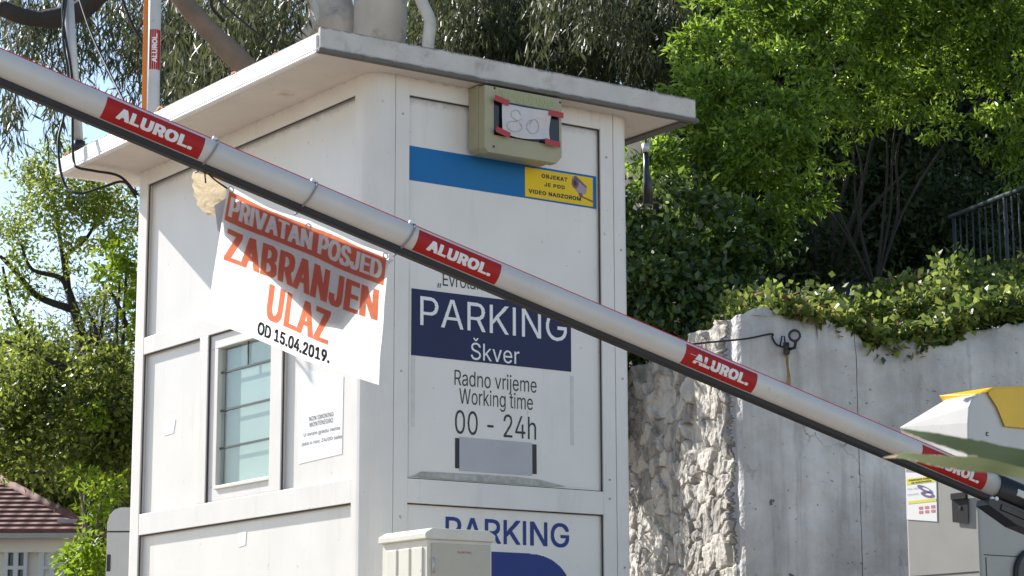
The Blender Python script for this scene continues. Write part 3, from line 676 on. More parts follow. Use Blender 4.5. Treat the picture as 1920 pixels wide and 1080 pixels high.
# dark lamp hanging behind the right eave
ly = 12.2; lt = at(1211, 276, ly)
lamp = thing('hanging_lamp', at(1214, 388, ly), 0, 'dark tubular lamp hanging beneath the right eave of the kiosk', 'lamp')
MB().tube([at(1211, 270, ly), at(1211, 286, ly)], .022, 12).build('cap', METAL, lamp)
MB().tube([at(1211, 287, ly), at(1212, 320, ly), at(1214, 340, ly), at(1215, 384, ly)], [.015, .017, .025, .028], 14).build('body', BLACKP, lamp)
MB().tube([at(1211, 205, ly), at(1211, 270, ly)], .006, 6).build('rod', BLACKP, lamp)

# ------------------------------------------------------------------ retaining wall
CY = 14.0
C0 = at(1392, 760, CY); C0 = Vector((C0.x, C0.y, ZG))
dP = Vector((.975, .22, 0)).normalized(); dS = Vector((-.20, .98, 0)).normalized()
wall = thing('retaining_wall', C0, 0, 'old grey retaining wall, half rough stone and half smooth cement', 'wall')
PF = Frame(C0, dP, Vector((-dP.y, dP.x, 0)))
def pz(px, py): return PF.hitV(px, py, 0)
topline = [(1392, 590), (1405, 578), (1432, 569), (1450, 577), (1480, 590), (1520, 598), (1560, 606), (1598, 613), (1612, 628), (1622, 642), (1660, 640), (1700, 641), (1740, 646), (1780, 648), (1800, 632), (1815, 624), (1850, 619), (1880, 612), (1920, 606), (2000, 590), (2300, 560)]
TP = [pz(*p) for p in topline]; uj = pz(1607, 800)[0]
def topz(u):
    for (a, b), (c, d) in zip(TP, TP[1:]):
        if a <= u <= c: return b+(d-b)*(u-a)/(c-a)
    return TP[0][1] if u < TP[0][0] else TP[-1][1]
def vnoise(x, y, seed=0):
    def h(i, j): return np.modf(np.abs(np.sin(i*127.1+j*311.7+seed*17.3)*43758.5453))[0]
    xi, yi = np.floor(x), np.floor(y); fx, fy_ = x-xi, y-yi; fx = fx*fx*(3-2*fx); fy_ = fy_*fy_*(3-2*fy_)
    return (h(xi, yi)*(1-fx)+h(xi+1, yi)*fx)*(1-fy_)+(h(xi, yi+1)*(1-fx)+h(xi+1, yi+1)*fx)*fy_
def plaster():
    m, t, b = nodes('cement_render'); L = t.links.new
    tc = t.nodes.new('ShaderNodeTexCoord')
    n1 = t.nodes.new('ShaderNodeTexNoise'); n1.inputs['Scale'].default_value = 1.6; n1.inputs['Detail'].default_value = 9; n1.inputs['Roughness'].default_value = .62; L(tc.outputs['Object'], n1.inputs['Vector'])
    mp = t.nodes.new('ShaderNodeMapping'); mp.inputs['Scale'].default_value = (5, 5, .35); L(tc.outputs['Object'], mp.inputs[0])
    n2 = t.nodes.new('ShaderNodeTexNoise'); n2.inputs['Scale'].default_value = 1.5; n2.inputs['Detail'].default_value = 6; L(mp.outputs[0], n2.inputs['Vector'])
    mth = t.nodes.new('ShaderNodeMath'); mth.operation = 'MULTIPLY_ADD'; mth.inputs[1].default_value = 1.5; L(n1.outputs[0], mth.inputs[0])
    hf = t.nodes.new('ShaderNodeMath'); hf.operation = 'MULTIPLY'; hf.inputs[1].default_value = .5; L(n2.outputs[0], hf.inputs[0]); L(hf.outputs[0], mth.inputs[2])
    r = t.nodes.new('ShaderNodeValToRGB'); r.color_ramp.elements[0].position = .38; r.color_ramp.elements[0].color = (.38, .37, .355, 1); r.color_ramp.elements[1].position = .66; r.color_ramp.elements[1].color = (.76, .745, .72, 1)
    dv = t.nodes.new('ShaderNodeMath'); dv.operation = 'MULTIPLY'; dv.inputs[1].default_value = .5; L(mth.outputs[0], dv.inputs[0]); L(dv.outputs[0], r.inputs[0])
    # dark pits
    n3 = t.nodes.new('ShaderNodeTexNoise'); n3.inputs['Scale'].default_value = 9; n3.inputs['Detail'].default_value = 3; L(tc.outputs['Object'], n3.inputs['Vector'])
    r3 = t.nodes.new('ShaderNodeMapRange'); r3.inputs[1].default_value = .735; r3.inputs[2].default_value = .76; L(n3.outputs[0], r3.inputs[0])
    mx = t.nodes.new('ShaderNodeMix'); mx.data_type = 'RGBA'; L(r3.outputs[0], mx.inputs[0]); L(r.outputs[0], mx.inputs[6]); mx.inputs[7].default_value = (.11, .10, .095, 1)
    # hairline cracks along warped cell edges, broken by noise
    wn = t.nodes.new('ShaderNodeTexNoise'); wn.inputs['Scale'].default_value = 3; wn.inputs['Detail'].default_value = 6; L(tc.outputs['Object'], wn.inputs['Vector'])
    wa = t.nodes.new('ShaderNodeMix'); wa.data_type = 'VECTOR'; wa.inputs[0].default_value = .35; L(tc.outputs['Object'], wa.inputs[4]); L(wn.outputs[1], wa.inputs[5])
    vo = t.nodes.new('ShaderNodeTexVoronoi'); vo.feature = 'DISTANCE_TO_EDGE'; vo.inputs['Scale'].default_value = 1.5; L(wa.outputs[1], vo.inputs['Vector'])
    vr = t.nodes.new('ShaderNodeMapRange'); vr.inputs[1].default_value = .010; vr.inputs[2].default_value = .002; L(vo.outputs['Distance'], vr.inputs[0])
    vb = t.nodes.new('ShaderNodeMapRange'); vb.inputs[1].default_value = .52; vb.inputs[2].default_value = .62; vb.inputs[4].default_value = .7; L(wn.outputs[0], vb.inputs[0])
    vm = t.nodes.new('ShaderNodeMath'); vm.operation = 'MULTIPLY'; L(vr.outputs[0], vm.inputs[0]); L(vb.outputs[0], vm.inputs[1])
    mpd = t.nodes.new('ShaderNodeMapping'); mpd.inputs['Scale'].default_value = (9, 9, .5); L(tc.outputs['Object'], mpd.inputs[0])
    nd = t.nodes.new('ShaderNodeTexNoise'); nd.inputs['Scale'].default_value = 1.1; nd.inputs['Detail'].default_value = 7; nd.inputs['Roughness'].default_value = .65; L(mpd.outputs[0], nd.inputs['Vector'])
    rd_ = t.nodes.new('ShaderNodeMapRange'); rd_.inputs[1].default_value = .54; rd_.inputs[2].default_value = .75; rd_.inputs[4].default_value = .55; L(nd.outputs[0], rd_.inputs[0])
    md_ = t.nodes.new('ShaderNodeMix'); md_.data_type = 'RGBA'; L(rd_.outputs[0], md_.inputs[0]); L(mx.outputs[2], md_.inputs[6]); md_.inputs[7].default_value = (.20, .185, .165, 1)
    npo = t.nodes.new('ShaderNodeTexNoise'); npo.inputs['Scale'].default_value = 34; npo.inputs['Detail'].default_value = 2; L(tc.outputs['Object'], npo.inputs['Vector'])
    rpo = t.nodes.new('ShaderNodeMapRange'); rpo.inputs[1].default_value = .70; rpo.inputs[2].default_value = .74; rpo.inputs[4].default_value = .75; L(npo.outputs[0], rpo.inputs[0])
    mx = t.nodes.new('ShaderNodeMix'); mx.data_type = 'RGBA'; L(rpo.outputs[0], mx.inputs[0]); L(md_.outputs[2], mx.inputs[6]); mx.inputs[7].default_value = (.14, .13, .12, 1)
    mc = t.nodes.new('ShaderNodeMix'); mc.data_type = 'RGBA'; L(vm.outputs[0], mc.inputs[0]); L(mx.outputs[2], mc.inputs[6]); mc.inputs[7].default_value = (.12, .11, .10, 1)
    L(mc.outputs[2], b.inputs['Base Color']); b.inputs['Roughness'].default_value = .9
    n4 = t.nodes.new('ShaderNodeTexNoise'); n4.inputs['Scale'].default_value = 24; n4.inputs['Detail'].default_value = 8; L(tc.outputs['Object'], n4.inputs['Vector'])
    bp = t.nodes.new('ShaderNodeBump'); bp.inputs['Strength'].default_value = .4; bp.inputs['Distance'].default_value = .03; L(n4.outputs[0], bp.inputs['Height']); L(bp.outputs[0], b.inputs['Normal'])
    return m
def stone():
    m, t, b = nodes('rough_stone'); L = t.links.new
    at_ = t.nodes.new('ShaderNodeAttribute'); at_.attribute_name = 'cell'
    tc = t.nodes.new('ShaderNodeTexCoord'); n1 = t.nodes.new('ShaderNodeTexNoise'); n1.inputs['Scale'].default_value = 7; n1.inputs['Detail'].default_value = 9; n1.inputs['Roughness'].default_value = .7; L(tc.outputs['Object'], n1.inputs['Vector'])
    ad = t.nodes.new('ShaderNodeMath'); ad.operation = 'MULTIPLY_ADD'; ad.inputs[1].default_value = .45; L(at_.outputs['Fac'], ad.inputs[0]); L(n1.outputs[0], ad.inputs[2])
    r = t.nodes.new('ShaderNodeValToRGB'); r.color_ramp.elements[0].position = .35; r.color_ramp.elements[0].color = (.12, .115, .11, 1); r.color_ramp.elements[1].position = .95; r.color_ramp.elements[1].color = (.50, .465, .41, 1)
    L(ad.outputs[0], r.inputs[0]); lt = t.nodes.new('ShaderNodeMath'); lt.operation = 'LESS_THAN'; lt.inputs[1].default_value = -.4; L(at_.outputs['Fac'], lt.inputs[0])
    mx = t.nodes.new('ShaderNodeMix'); mx.data_type = 'RGBA'; L(lt.outputs[0], mx.inputs[0]); L(r.outputs[0], mx.inputs[6]); mx.inputs[7].default_value = (.47, .465, .46, 1)
    L(mx.outputs[2], b.inputs['Base Color']); b.inputs['Roughness'].default_value = .9
    n4 = t.nodes.new('ShaderNodeTexNoise'); n4.inputs['Scale'].default_value = 30; n4.inputs['Detail'].default_value = 9; L(tc.outputs['Object'], n4.inputs['Vector'])
    bp = t.nodes.new('ShaderNodeBump'); bp.inputs['Strength'].default_value = .7; bp.inputs['Distance'].default_value = .035; L(n4.outputs[0], bp.inputs['Height']); L(bp.outputs[0], b.inputs['Normal'])
    return m
PLAST, STONE = plaster(), stone()
def relief(fr, ua, ub, za, ztop, nu, nz, height, name, mat, thick=.5, cell=None):
    us = np.linspace(ua, ub, nu+1); T = np.array([ztop(u) for u in us])
    G = np.linspace(0, 1, nz+1)
    Ug = np.repeat(us[None, :], nz+1, 0); Zg = za + (T[None, :]-za)*G[:, None]
    H, Cc = height(Ug, Zg)
    O, U_, V_, Z_ = (np.array(x) for x in (fr.O, fr.U, fr.V, fr.Z))
    Pf = O + Ug[..., None]*U_ - H[..., None]*V_ + Zg[..., None]*Z_
    Pb = O + us[:, None]*U_ + thick*V_ + (T[:, None]-.02)*Z_
    Pc = O + us[:, None]*U_ + thick*V_ + za*Z_
    allv = np.concatenate([Pf.reshape(-1, 3), Pb, Pc]); n = nu+1; k = (nz+1)*n
    fs = [(j*n+i, j*n+i+1, (j+1)*n+i+1, (j+1)*n+i) for j in range(nz) for i in range(nu)]
    fs += [(nz*n+i, nz*n+i+1, k+i+1, k+i) for i in range(nu)] + [(k+i, k+i+1, k+n+i+1, k+n+i) for i in range(nu)]
    inv = np.array(MW[wall.name].inverted()); allv = allv @ inv[:3, :3].T + inv[:3, 3]
    me = bpy.data.meshes.new(name); me.from_pydata(allv.tolist(), [], fs); me.materials.append(mat)
    me.polygons.foreach_set('use_smooth', [True]*len(fs))
    ca = me.attributes.new('cell', 'FLOAT', 'POINT'); c = np.zeros(len(allv)); c[:k] = Cc.reshape(-1); ca.data.foreach_set('value', c)
    me.update(); o = bpy.data.objects.new(name, me); COL.objects.link(o); o.parent = wall; MW[o.name] = MW[wall.name]; return o
def hplast(u, z): 
    h = .03*vnoise(u*1.3, z*1.3, 1)+.012*vnoise(u*5, z*5, 2)+.007*vnoise(u*16, z*16, 3)+.004*vnoise(u*37, z*37, 4)
    T = np.array([topz(x) for x in u[0]])[None, :]; h = h*np.clip(u/.05, 0, 1); h = h - .06*np.clip(u/.05, 0, 1)*np.clip(1-(T-z)/.16, 0, 1)*vnoise(u*8, z*8, 5)
    return h, u*0
def ragged(u): return topz(u)+.035*(vnoise(np.array(u*7.), np.array(0.), 9)-.5)+.02*(vnoise(np.array(u*23.), np.array(0.), 8)-.5)
relief(PF, 0.0, uj-.002, 0, lambda u: float(ragged(u)), 110, 150, hplast, 'cement_face', PLAST)
relief(PF, uj+.002, 3.9, 0, lambda u: float(ragged(u)), 150, 150, hplast, 'cement_face', PLAST)
SF = Frame(C0, dS, Vector((-dS.y, dS.x, 0))*-1)
if SF.V.y < 0 and False: pass
cs = rng.random((640, 2))*np.array([4.0, 3.4]) + np.array([-.2, -.2])
csr = rng.random(640)
def hstone(u, z):
    sh = u.shape; p = np.stack([u.ravel()*1.0+.05*(vnoise(u.ravel()*5, z.ravel()*5, 4)-.5), z.ravel()*1.25+.05*(vnoise(u.ravel()*5, z.ravel()*5, 6)-.5)], 1)
    def cells(p, q):
        D1 = np.full(len(p), 9.); D2 = np.full(len(p), 9.); I = np.zeros(len(p), int)
        for k in range(len(q)):
            d = np.maximum(np.abs(p[:, 0]-q[k, 0])*1.05+.25*np.abs(p[:, 1]-q[k, 1]), np.abs(p[:, 1]-q[k, 1])*1.05+.2*np.abs(p[:, 0]-q[k, 0])); c = d < D1
            D2 = np.where(c, D1, np.minimum(D2, d)); I = np.where(c, k, I); D1 = np.where(c, d, D1)
        return D1, D2, I
    D1, D2, I = cells(p, cs*np.array([1, 1.25]))
    e = np.clip((D2-D1)/.018, 0, 1); e = e*e*(3-2*e)
    uu_, zz_ = u.ravel(), z.ravel()
    fr_ = sum(vnoise(uu_*f, zz_*f, 10+f)*a for f, a in ((6, .5), (13, .28), (27, .16), (55, .10)))
    tilt = (p[:, 0]-cs[I, 0])*(csr[I]-.5)*.35 + (p[:, 1]-cs[I, 1]*1.25)*(csr[(I*7) % 640]-.5)*.3
    h = e*(.012+.020*csr[I]+tilt*.45) + .060*fr_*(.45+.55*e) + .05*vnoise(uu_*2.2, zz_*2.2, 3)
    edge = .015+.07*vnoise(zz_*5, zz_*0, 21)+.05*vnoise(zz_*17, zz_*0, 22)+.22*np.clip((zz_-2.05)/.35, 0, 1)*vnoise(zz_*9+4, uu_*3, 23)
    smear = np.clip((vnoise(uu_*2.6+3, zz_*3.1, 31)*.6+vnoise(uu_*8, zz_*8, 32)*.4-.60)/.05, 0, 1)
    h = h*(1-.55*smear) + smear*.022
    wv = np.clip((uu_-edge)/.02, 0, 1); h = h*wv + (1-wv)*(.012+.01*vnoise(uu_*9, zz_*9, 24))*np.clip(uu_/.03, 0, 1)
    cellv = np.where(wv < .5, -1., np.where(smear > .5, .9, csr[I]*(.35+.65*e))); return h.reshape(sh), cellv.reshape(sh)
    return h.reshape(sh), (csr[I]*(.3+.7*e)).reshape(sh)
zs_top = SF.hitV(1300, 640, 0); zc_top = TP[0][1]
def stop(u): 
    b = zc_top + (zs_top[1]-zc_top)*min(1.6, u/max(.1, zs_top[0]))
    return float(b+.06*(vnoise(np.array(u*6.), np.array(1.), 2)-.5))
relief(SF, 0.0, 3.2, 0, stop, 300, 320, hstone, 'stone_face', STONE)

# lamp on the cement wall
def wp(px, py, off): 
    u, z = PF.hitV(px, py, -off); return PF(u, -off, z)
spot = thing('wall_spotlight', wp(1478, 660, .05), 0, 'small black round spotlight on a bracket on the cement wall', 'spotlight')
mb = MB(); c = wp(1490, 631, .16); ax = (Vector((-.15, -1, .12))).normalized()
mb.tube([c-ax*.03, c+ax*.02], [.030, .036], 20); 
mb.build('lamp_housing', BLACKP, spot)
MB().tube([c+ax*.018, c+ax*.024], .026, 18).build('lens', plain('lens_grey', (.34, .34, .33), .25), spot)
e1 = c+ax*.022; MB().tube([e1+(RGT*math.cos(q)+UPV*math.sin(q))*.034 for q in [2*math.pi*i/20 for i in range(21)]], .007, 6, 0, False).build('rim', BLACKP, spot)
mb = MB(); mb.tube([wp(1479, 655, .05), wp(1490, 652, .12), wp(1492, 640, .15)], .010, 8); mb.tube([wp(1474, 642, .06), wp(1475, 662, .045)], .020, 10); mb.tube([wp(1475, 660, .02), wp(1475, 660, .07)], .022, 10)
mb.tube([wp(1463, 648, .04), wp(1466, 630, .05), wp(1471, 631, .05), wp(1472, 648, .05)], .005, 6)
mb.build('bracket', BLACKP, spot)
mb = MB().tube(smooth_path([wp(1290, 646, .3), wp(1340, 641, .25), wp(1400, 635, .1), wp(1446, 626, .03), wp(1448, 633, .03), wp(1455, 645, .03), wp(1466, 650, .04), wp(1474, 650, .05)], 5), .006, 6)
o = mb.build('lamp_wire', CABLE); tag(o, 'black wire strung along the wall to the small spotlight', 'wire')
mb = MB(); wd = [(1475, 664, .020), (1477, 690, .016), (1479, 705, .020), (1478, 720, .030), (1478, 735, .02)]
L_ = [wp(x-.5*w_*300, y, .048) for x, y, w_ in wd]; R_ = [wp(x+.5*w_*300, y, .048) for x, y, w_ in wd]
mb.add(L_+R_, [(i, i+1, len(wd)+i+1, len(wd)+i) for i in range(len(wd)-1)]); mb.build('rust_stain', surf('rust', (.30, .20, .09), .9, .4, 30), wall)

# ------------------------------------------------------------------ ticket machine at the right
MY = 11.0; MO = at(1836, 960, MY); MF = Frame((MO.x, MO.y, 0), BF.U, BF.V)
mch = thing('ticket_machine', (MO.x, MO.y, ZG), PSI, 'grey ticket machine with white and yellow sloping hood behind the barrier foot', 'ticket machine')
md = MF.hitU(1699, 980, 0)[0]; mtopz = at(1836, 800, MY).z
mb = MB().box(MF, 0, .52, 0, md, ZG, mtopz); 
mb.build('body', GREYM, mch, bevel=.012)
hp = -.03
def onp(px, py, v=hp): u_, z_ = MF.hitV(px, py, v); return MF(u_, v, z_)
def onl(px, py, u): v_, z_ = MF.hitU(px, py, u); return MF(u, v_, z_)
def hull(points, name, mat, bev):
    bm = bmesh.new(); [bm.verts.new(p) for p in points]; r_ = bmesh.ops.convex_hull(bm, input=bm.verts[:])
    for v in [v for v in bm.verts if not v.link_faces]: bm.verts.remove(v)
    bmesh.ops.dissolve_limit(bm, angle_limit=R(3), verts=bm.verts[:], edges=bm.edges[:])
    bm.verts.index_update(); m_ = MB(); m_.add([v.co.copy() for v in bm.verts], [[v.index for v in f.verts] for f in bm.faces]); bm.free()
    return m_.build(name, mat, mch, bevel=bev, seg=3)
near = [onp(x, y) for x, y in ((1815, 868), (1815, 793), (1817, 762), (1824, 746), (1840, 737), (1858, 735), (2010, 740), (2010, 905))]
tip = onl(1686, 803, .0); back = [onp(2010, 740) + MF.V*(md+.05), onp(2010, 900) + MF.V*(md+.05), onp(1850, 737)+MF.V*(md*.55), onl(1690, 812, .02)]
hull(near+[tip]+back, 'hood', WMACH, .008)
yc = [onp(x, y, hp-.012) for x, y in ((1851, 735), (1863, 725), (2012, 720), (2012, 742))]
hull(yc+[p+MF.V*(md*.75) for p in yc[1:]]+[onl(1772, 759, .10), onp(1830, 739, hp+.02)], 'yellow_cap', YMACH, .006)
flap = [(1852, 737), (1862, 728), (2012, 724), (2012, 812), (1884, 800), (1870, 765)]
mb = MB(); mb.prism([onp(x, y, hp-.001) for x, y in flap], [onp(x, y, hp-.014) for x, y in flap]); mb.build('yellow_flap', YMACH, mch, bevel=.004)
mb = MB(); k1, k2 = onp(1849, 810, hp-.002), onp(1857, 817, hp-.002); kf = Frame(k1, MF.U, MF.V)
mb.box(kf, 0, .016, -.002, .001, -.003, 0).box(kf, 0, .004, -.002, .001, -.018, -.0031).box(kf, .0041, .016, -.002, .001, -.018, -.0151); mb.build('screw_mark', INK, mch)
mb = MB().box(MF, .02, .50, -.0025, .001, mtopz-.62, mtopz-.616); mb.box(MF, .03, .034, -.0025, .001, ZG+.05, mtopz-.63); mb.tube([MF(.10, .0, mtopz-.42), MF(.10, -.006, mtopz-.42)], .012, 12)
mb.box(MF, -.0025, .001, .02, md-.02, mtopz-.70, mtopz-.696); mb.build('door_seam', INK, mch)
lipz = onp(1830, 836, hp-.002).z
def left_quad(cs_, mat, name, extra=None, u=-.003, mats=None):
    P = [MF.hitU(x, y, u) for x, y in cs_]; m_ = MB(); m_.prism([MF(u+.0025, a, b) for a, b in P], [MF(u, a, b) for a, b in P])
    if extra: extra(m_, P, u)
    return m_.build(name, mats or mat, mch)
NYEL = plain('notice_yellow', (.78, .72, .06), .5); NRED = plain('notice_pink', (.62, .22, .24), .5); NPUR = plain('notice_violet', (.16, .13, .26), .5)
def notice(m_, P, u):
    v0 = P[0][0]; v1 = P[1][0]; zt_, zb_ = P[0][1], P[3][1]; W = v0-v1; H = zt_-zb_
    def fb(x0, x1, y0, y1, m, o): m_.add([MF(u-o, v0-W*x, zt_-H*y) for x, y in ((x0, y1), (x1, y1), (x1, y0), (x0, y0))], [(0, 1, 2, 3)], m)
    f = lambda a, b: MF(u-.002, v0-W*a, zt_-H*(1-b))
    fb(.03, .97, .14, .27, 1, .001); fb(.05, .97, .62, .68, 1, .001)
    put_text(m_, "PARKING KARTA", f, .10, .92, .80, .84, 2, .02); put_text(m_, "za automobile", f, .18, .85, .745, .785, 2, .02)
    put_text(m_, "Ulaz / Izlaz", f, .05, .42, .62, .66, 3); put_text(m_, "placanje", f, .05, .40, .50, .54, 3)
    for (cx, cy, rx, ry, rot) in ((.62, .40, .26, .055, -.35), (.70, .52, .22, .06, -.2)):
        n_ = 22; o_ = ell(cx, 1-cy, rx, ry, rot, n_); i_ = ell(cx+.02, 1-cy+.005, rx*.55, ry*.45, rot, n_)
        m_.add([f(*p) for p in o_]+[f(*p) for p in i_], [(k, (k+1) % n_, n_+(k+1) % n_, n_+k) for k in range(n_)], 3)
    for i in range(3):
        for j in range(2): fb(.40+.2*i, .53+.2*i, .76+.09*j, .82+.09*j, 4, .001)
left_quad([(1698, 886), (1755, 888), (1757, 978), (1700, 974)], None, 'notice', notice, mats=[NOTICEP, NYEL, INK, NPUR, NRED])
def slot(m_, P, u):
    v0, v1 = P[0][0], P[1][0]; zt_, zb_ = P[0][1], P[3][1]
    m_.box(MF, u-.012, u, v1+.004, v0-.004, zt_-.03, zt_, 0); m_.tube([MF(u-.004, (v0+v1)/2, zt_-.07), MF(u+.002, (v0+v1)/2, zt_-.07)], .010, 10, 1)
left_quad([(1784, 926), (1814, 927), (1815, 982), (1786, 979)], None, 'card_reader', slot, u=-.012, mats=[BLACKP, INK])
uc, zc = MF.hitV(1934, 1080, 0); mb = MB()
mb.tube([MF(uc, .001, zc), MF(uc, -.03, zc)], [.125, .118], 30); mb.tube([MF(uc+.125*math.cos(q), -.012, zc+.125*math.sin(q)) for q in [2*math.pi*i/30 for i in range(31)]], .010, 6, 1, False)
mb.build('speaker_disc', [surf('dark_grey_disc', (.07, .07, .07), .5), INK], mch)

# ------------------------------------------------------------------ hill behind the wall
def hill_z(x, y):
    wy = C0.y + .23*(x-C0.x) if x > C0.x else C0.y - 4.9*(x-C0.x)
    d = y - wy - .35
    base = 2.42 if x > C0.x else 2.42-.25*min(3, C0.x-x)
    if d < 0: return None
    return base + .27*d*min(1, .6+.12*max(0, x)) + (.10*max(0, x-2)) + .25*max(0, d-6)*.9
mb = MB(); NX, NY = 46, 50
V = []
for j in range(NY+1):
    for i in range(NX+1):
        x = C0.x-.9+13*i/NX; wy = C0.y + .23*(x-C0.x)+.4 if x > C0.x else C0.y - 4.9*(x-C0.x)+.4
        y = wy+(18*(j/NY)**1.3)
        z = hill_z(x, y+.001) or 2.3
        V.append((x, y, z+.06*math.sin(3*x+2*y)+.05*math.sin(7*x-5*y)))
n = NX+1
mb.add(V, [(j*n+i, j*n+i+1, (j+1)*n+i+1, (j+1)*n+i) for j in range(NY) for i in range(NX)], 0, True)
mb.build('hill', SOIL, kind='structure')

# ------------------------------------------------------------------ railing
rail = thing('stair_railing', at(1860, 470, 18), 0, 'dark green metal railing beside the ivy slope at the upper right', 'railing')
ra, rb = at(1788, 405, 18.6), at(1920, 352, 17.5); rd = (rb-ra)
MB().tube([ra-rd*.05, ra+rd*3.2], .022, 10).build('handrail', plain('rail_green', (.055, .085, .08), .5), rail)
RB = plain('rail_dark', (.030, .035, .042), .55)
for i in range(0, 34):
    p = ra+rd*(i*.092); MB().tube([p, p-Vector((0, 0, .95))], .0065 if i % 8 else .016, 6).build('baluster', RB, rail)
MB().tube([ra-Vector((0, 0, .9)), ra+rd*3.2-Vector((0, 0, .9))], .014, 8).build('bottom_rail', RB, rail)

# ------------------------------------------------------------------ foliage
def leaf_mesh(name, P, D, L, Wd, mat, parent=None, fold=.25, kind=None, label=None, cat=None, curl=0.):
    """one kite-shaped leaf per point; D is the direction it points in"""
    n = len(P); D = D/np.linalg.norm(D, axis=1, keepdims=True)
    q = rng.normal(size=(n, 3)); S = np.cross(D, q); S /= np.linalg.norm(S, axis=1, keepdims=True)+1e-9; Nn = np.cross(S, D)
    L = np.broadcast_to(L, (n,))[:, None]*rng.uniform(.65, 1.3, (n, 1)); Wd = np.broadcast_to(Wd, (n,))[:, None]*rng.uniform(.7, 1.25, (n, 1))
    a = P; b = P + D*L*.42 + S*Wd*.5 + Nn*Wd*fold; c = P + D*L + Nn*L*curl; d = P + D*L*.42 - S*Wd*.5 + Nn*Wd*fold
    co = np.stack([a, b, c, d], 1).reshape(-1, 3)
    if parent is not None:
        inv = np.array(MW[parent.name].inverted()); co = co @ inv[:3, :3].T + inv[:3, 3]
    me = bpy.data.meshes.new(name); me.vertices.add(4*n); me.vertices.foreach_set('co', co.astype(np.float32).ravel())
    me.loops.add(4*n); me.loops.foreach_set('vertex_index', np.arange(4*n, dtype=np.int32))
    me.polygons.add(n); me.polygons.foreach_set('loop_start', np.arange(0, 4*n, 4, dtype=np.int32)); me.polygons.foreach_set('loop_total', np.full(n, 4, dtype=np.int32))
    me.materials.append(mat); me.update(calc_edges=True)
    o = bpy.data.objects.new(name, me); COL.objects.link(o)
    if parent is not None: o.parent = parent; MW[o.name] = MW[parent.name]
    if kind: o['kind'] = kind
    if label: o['label'] = label
    if cat: o['category'] = cat
    return o
def blobs(bl, per, shell=.55, sub=26, spread=.22, deep=1.):
    """points gathered in clumps on the outer part of each ball (px, py, depth, radius)"""
    out, cen = [], []
    for (px, py, Y, r) in bl:
        c = np.array(at(px, py, Y)); ns = max(5, int(sub*(r**1.3)))
        d = rng.normal(size=(ns, 3)); d /= np.linalg.norm(d, axis=1, keepdims=True)
        sc = c + d*(r*rng.uniform(shell, 1.0, (ns, 1)))*np.array([1, deep, .9])
        n = int(per*r*r); k = rng.integers(0, ns, n); sp_ = spread*r**.5
        p = sc[k] + rng.normal(size=(n, 3))*sp_*np.array([1, deep, .75])
        out.append(p); cen.append(np.repeat(c[None], n, 0))
    return np.concatenate(out), np.concatenate(cen)
def tree(name, label, cat, foot, bl, per, L, Wd, mat, bark, droop=.2, outw=.6, trunk=None, group=None, kinds=None, **k):
    t = thing(name, foot, 0, label, cat, group)
    P, C = blobs(bl, per, **k)
    D = (P-C); D /= np.linalg.norm(D, axis=1, keepdims=True)+1e-9
    D = D*outw + rng.normal(size=P.shape)*.6 + np.array([0, 0, -droop])
    leaf_mesh('crown', P, D, L, Wd, mat, t)
    mb = MB()
    for pts, r0, r1 in (trunk or []):
        pts = smooth_path(pts, 4); m_ = len(pts); mb.tube(pts, [r0+(r1-r0)*i/(m_-1) for i in range(m_)], 8)
    if trunk: mb.build('trunk', bark, t)
    return t
def limbs(base, targets, r0, r1, kink=.15):
    out = []
    for q in targets:
        q = Vector(q); m_ = base.lerp(q, .5)+Vector((random.uniform(-kink, kink), random.uniform(-kink, kink), random.uniform(0, kink*1.5)))
        out.append(([base, base.lerp(m_, .5)+Vector((random.uniform(-kink, kink)*.4, 0, 0)), m_, q], r0, r1))
    return out
BRIGHT = leafmat('laurel_leaf', (.03, .075, .010), (.23, .36, .04), .50, .34, .45)
DENSE = leafmat('dense_leaf', (.014, .036, .010), (.12, .19, .04), .36, .3, .6)
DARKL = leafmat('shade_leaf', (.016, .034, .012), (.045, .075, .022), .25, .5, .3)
IVYL = leafmat('ivy_leaf', (.022, .05, .012), (.22, .28, .06), .46, .38, .35, odd=(.22, .14, .05))
EUCL = leafmat('eucalyptus_leaf', (.026, .038, .018), (.085, .095, .040), .35, .45, .4)
EUCD = leafmat('eucalyptus_shade_leaf', (.030, .044, .020), (.075, .088, .036), .36, .5, .35)
ACAC = leafmat('acacia_leaf', (.09, .15, .018), (.22, .27, .04), .45, .45, .3)
LIME = leafmat('lime_leaf', (.09, .17, .010), (.19, .28, .02), .5, .45, .3)
GREENW = leafmat('wood_leaf', (.025, .05, .014), (.20, .25, .040), .5, .4, .4)
DRY = leafmat('dry_grass_blade', (.16, .09, .04), (.34, .24, .13), .3, .7, .2)

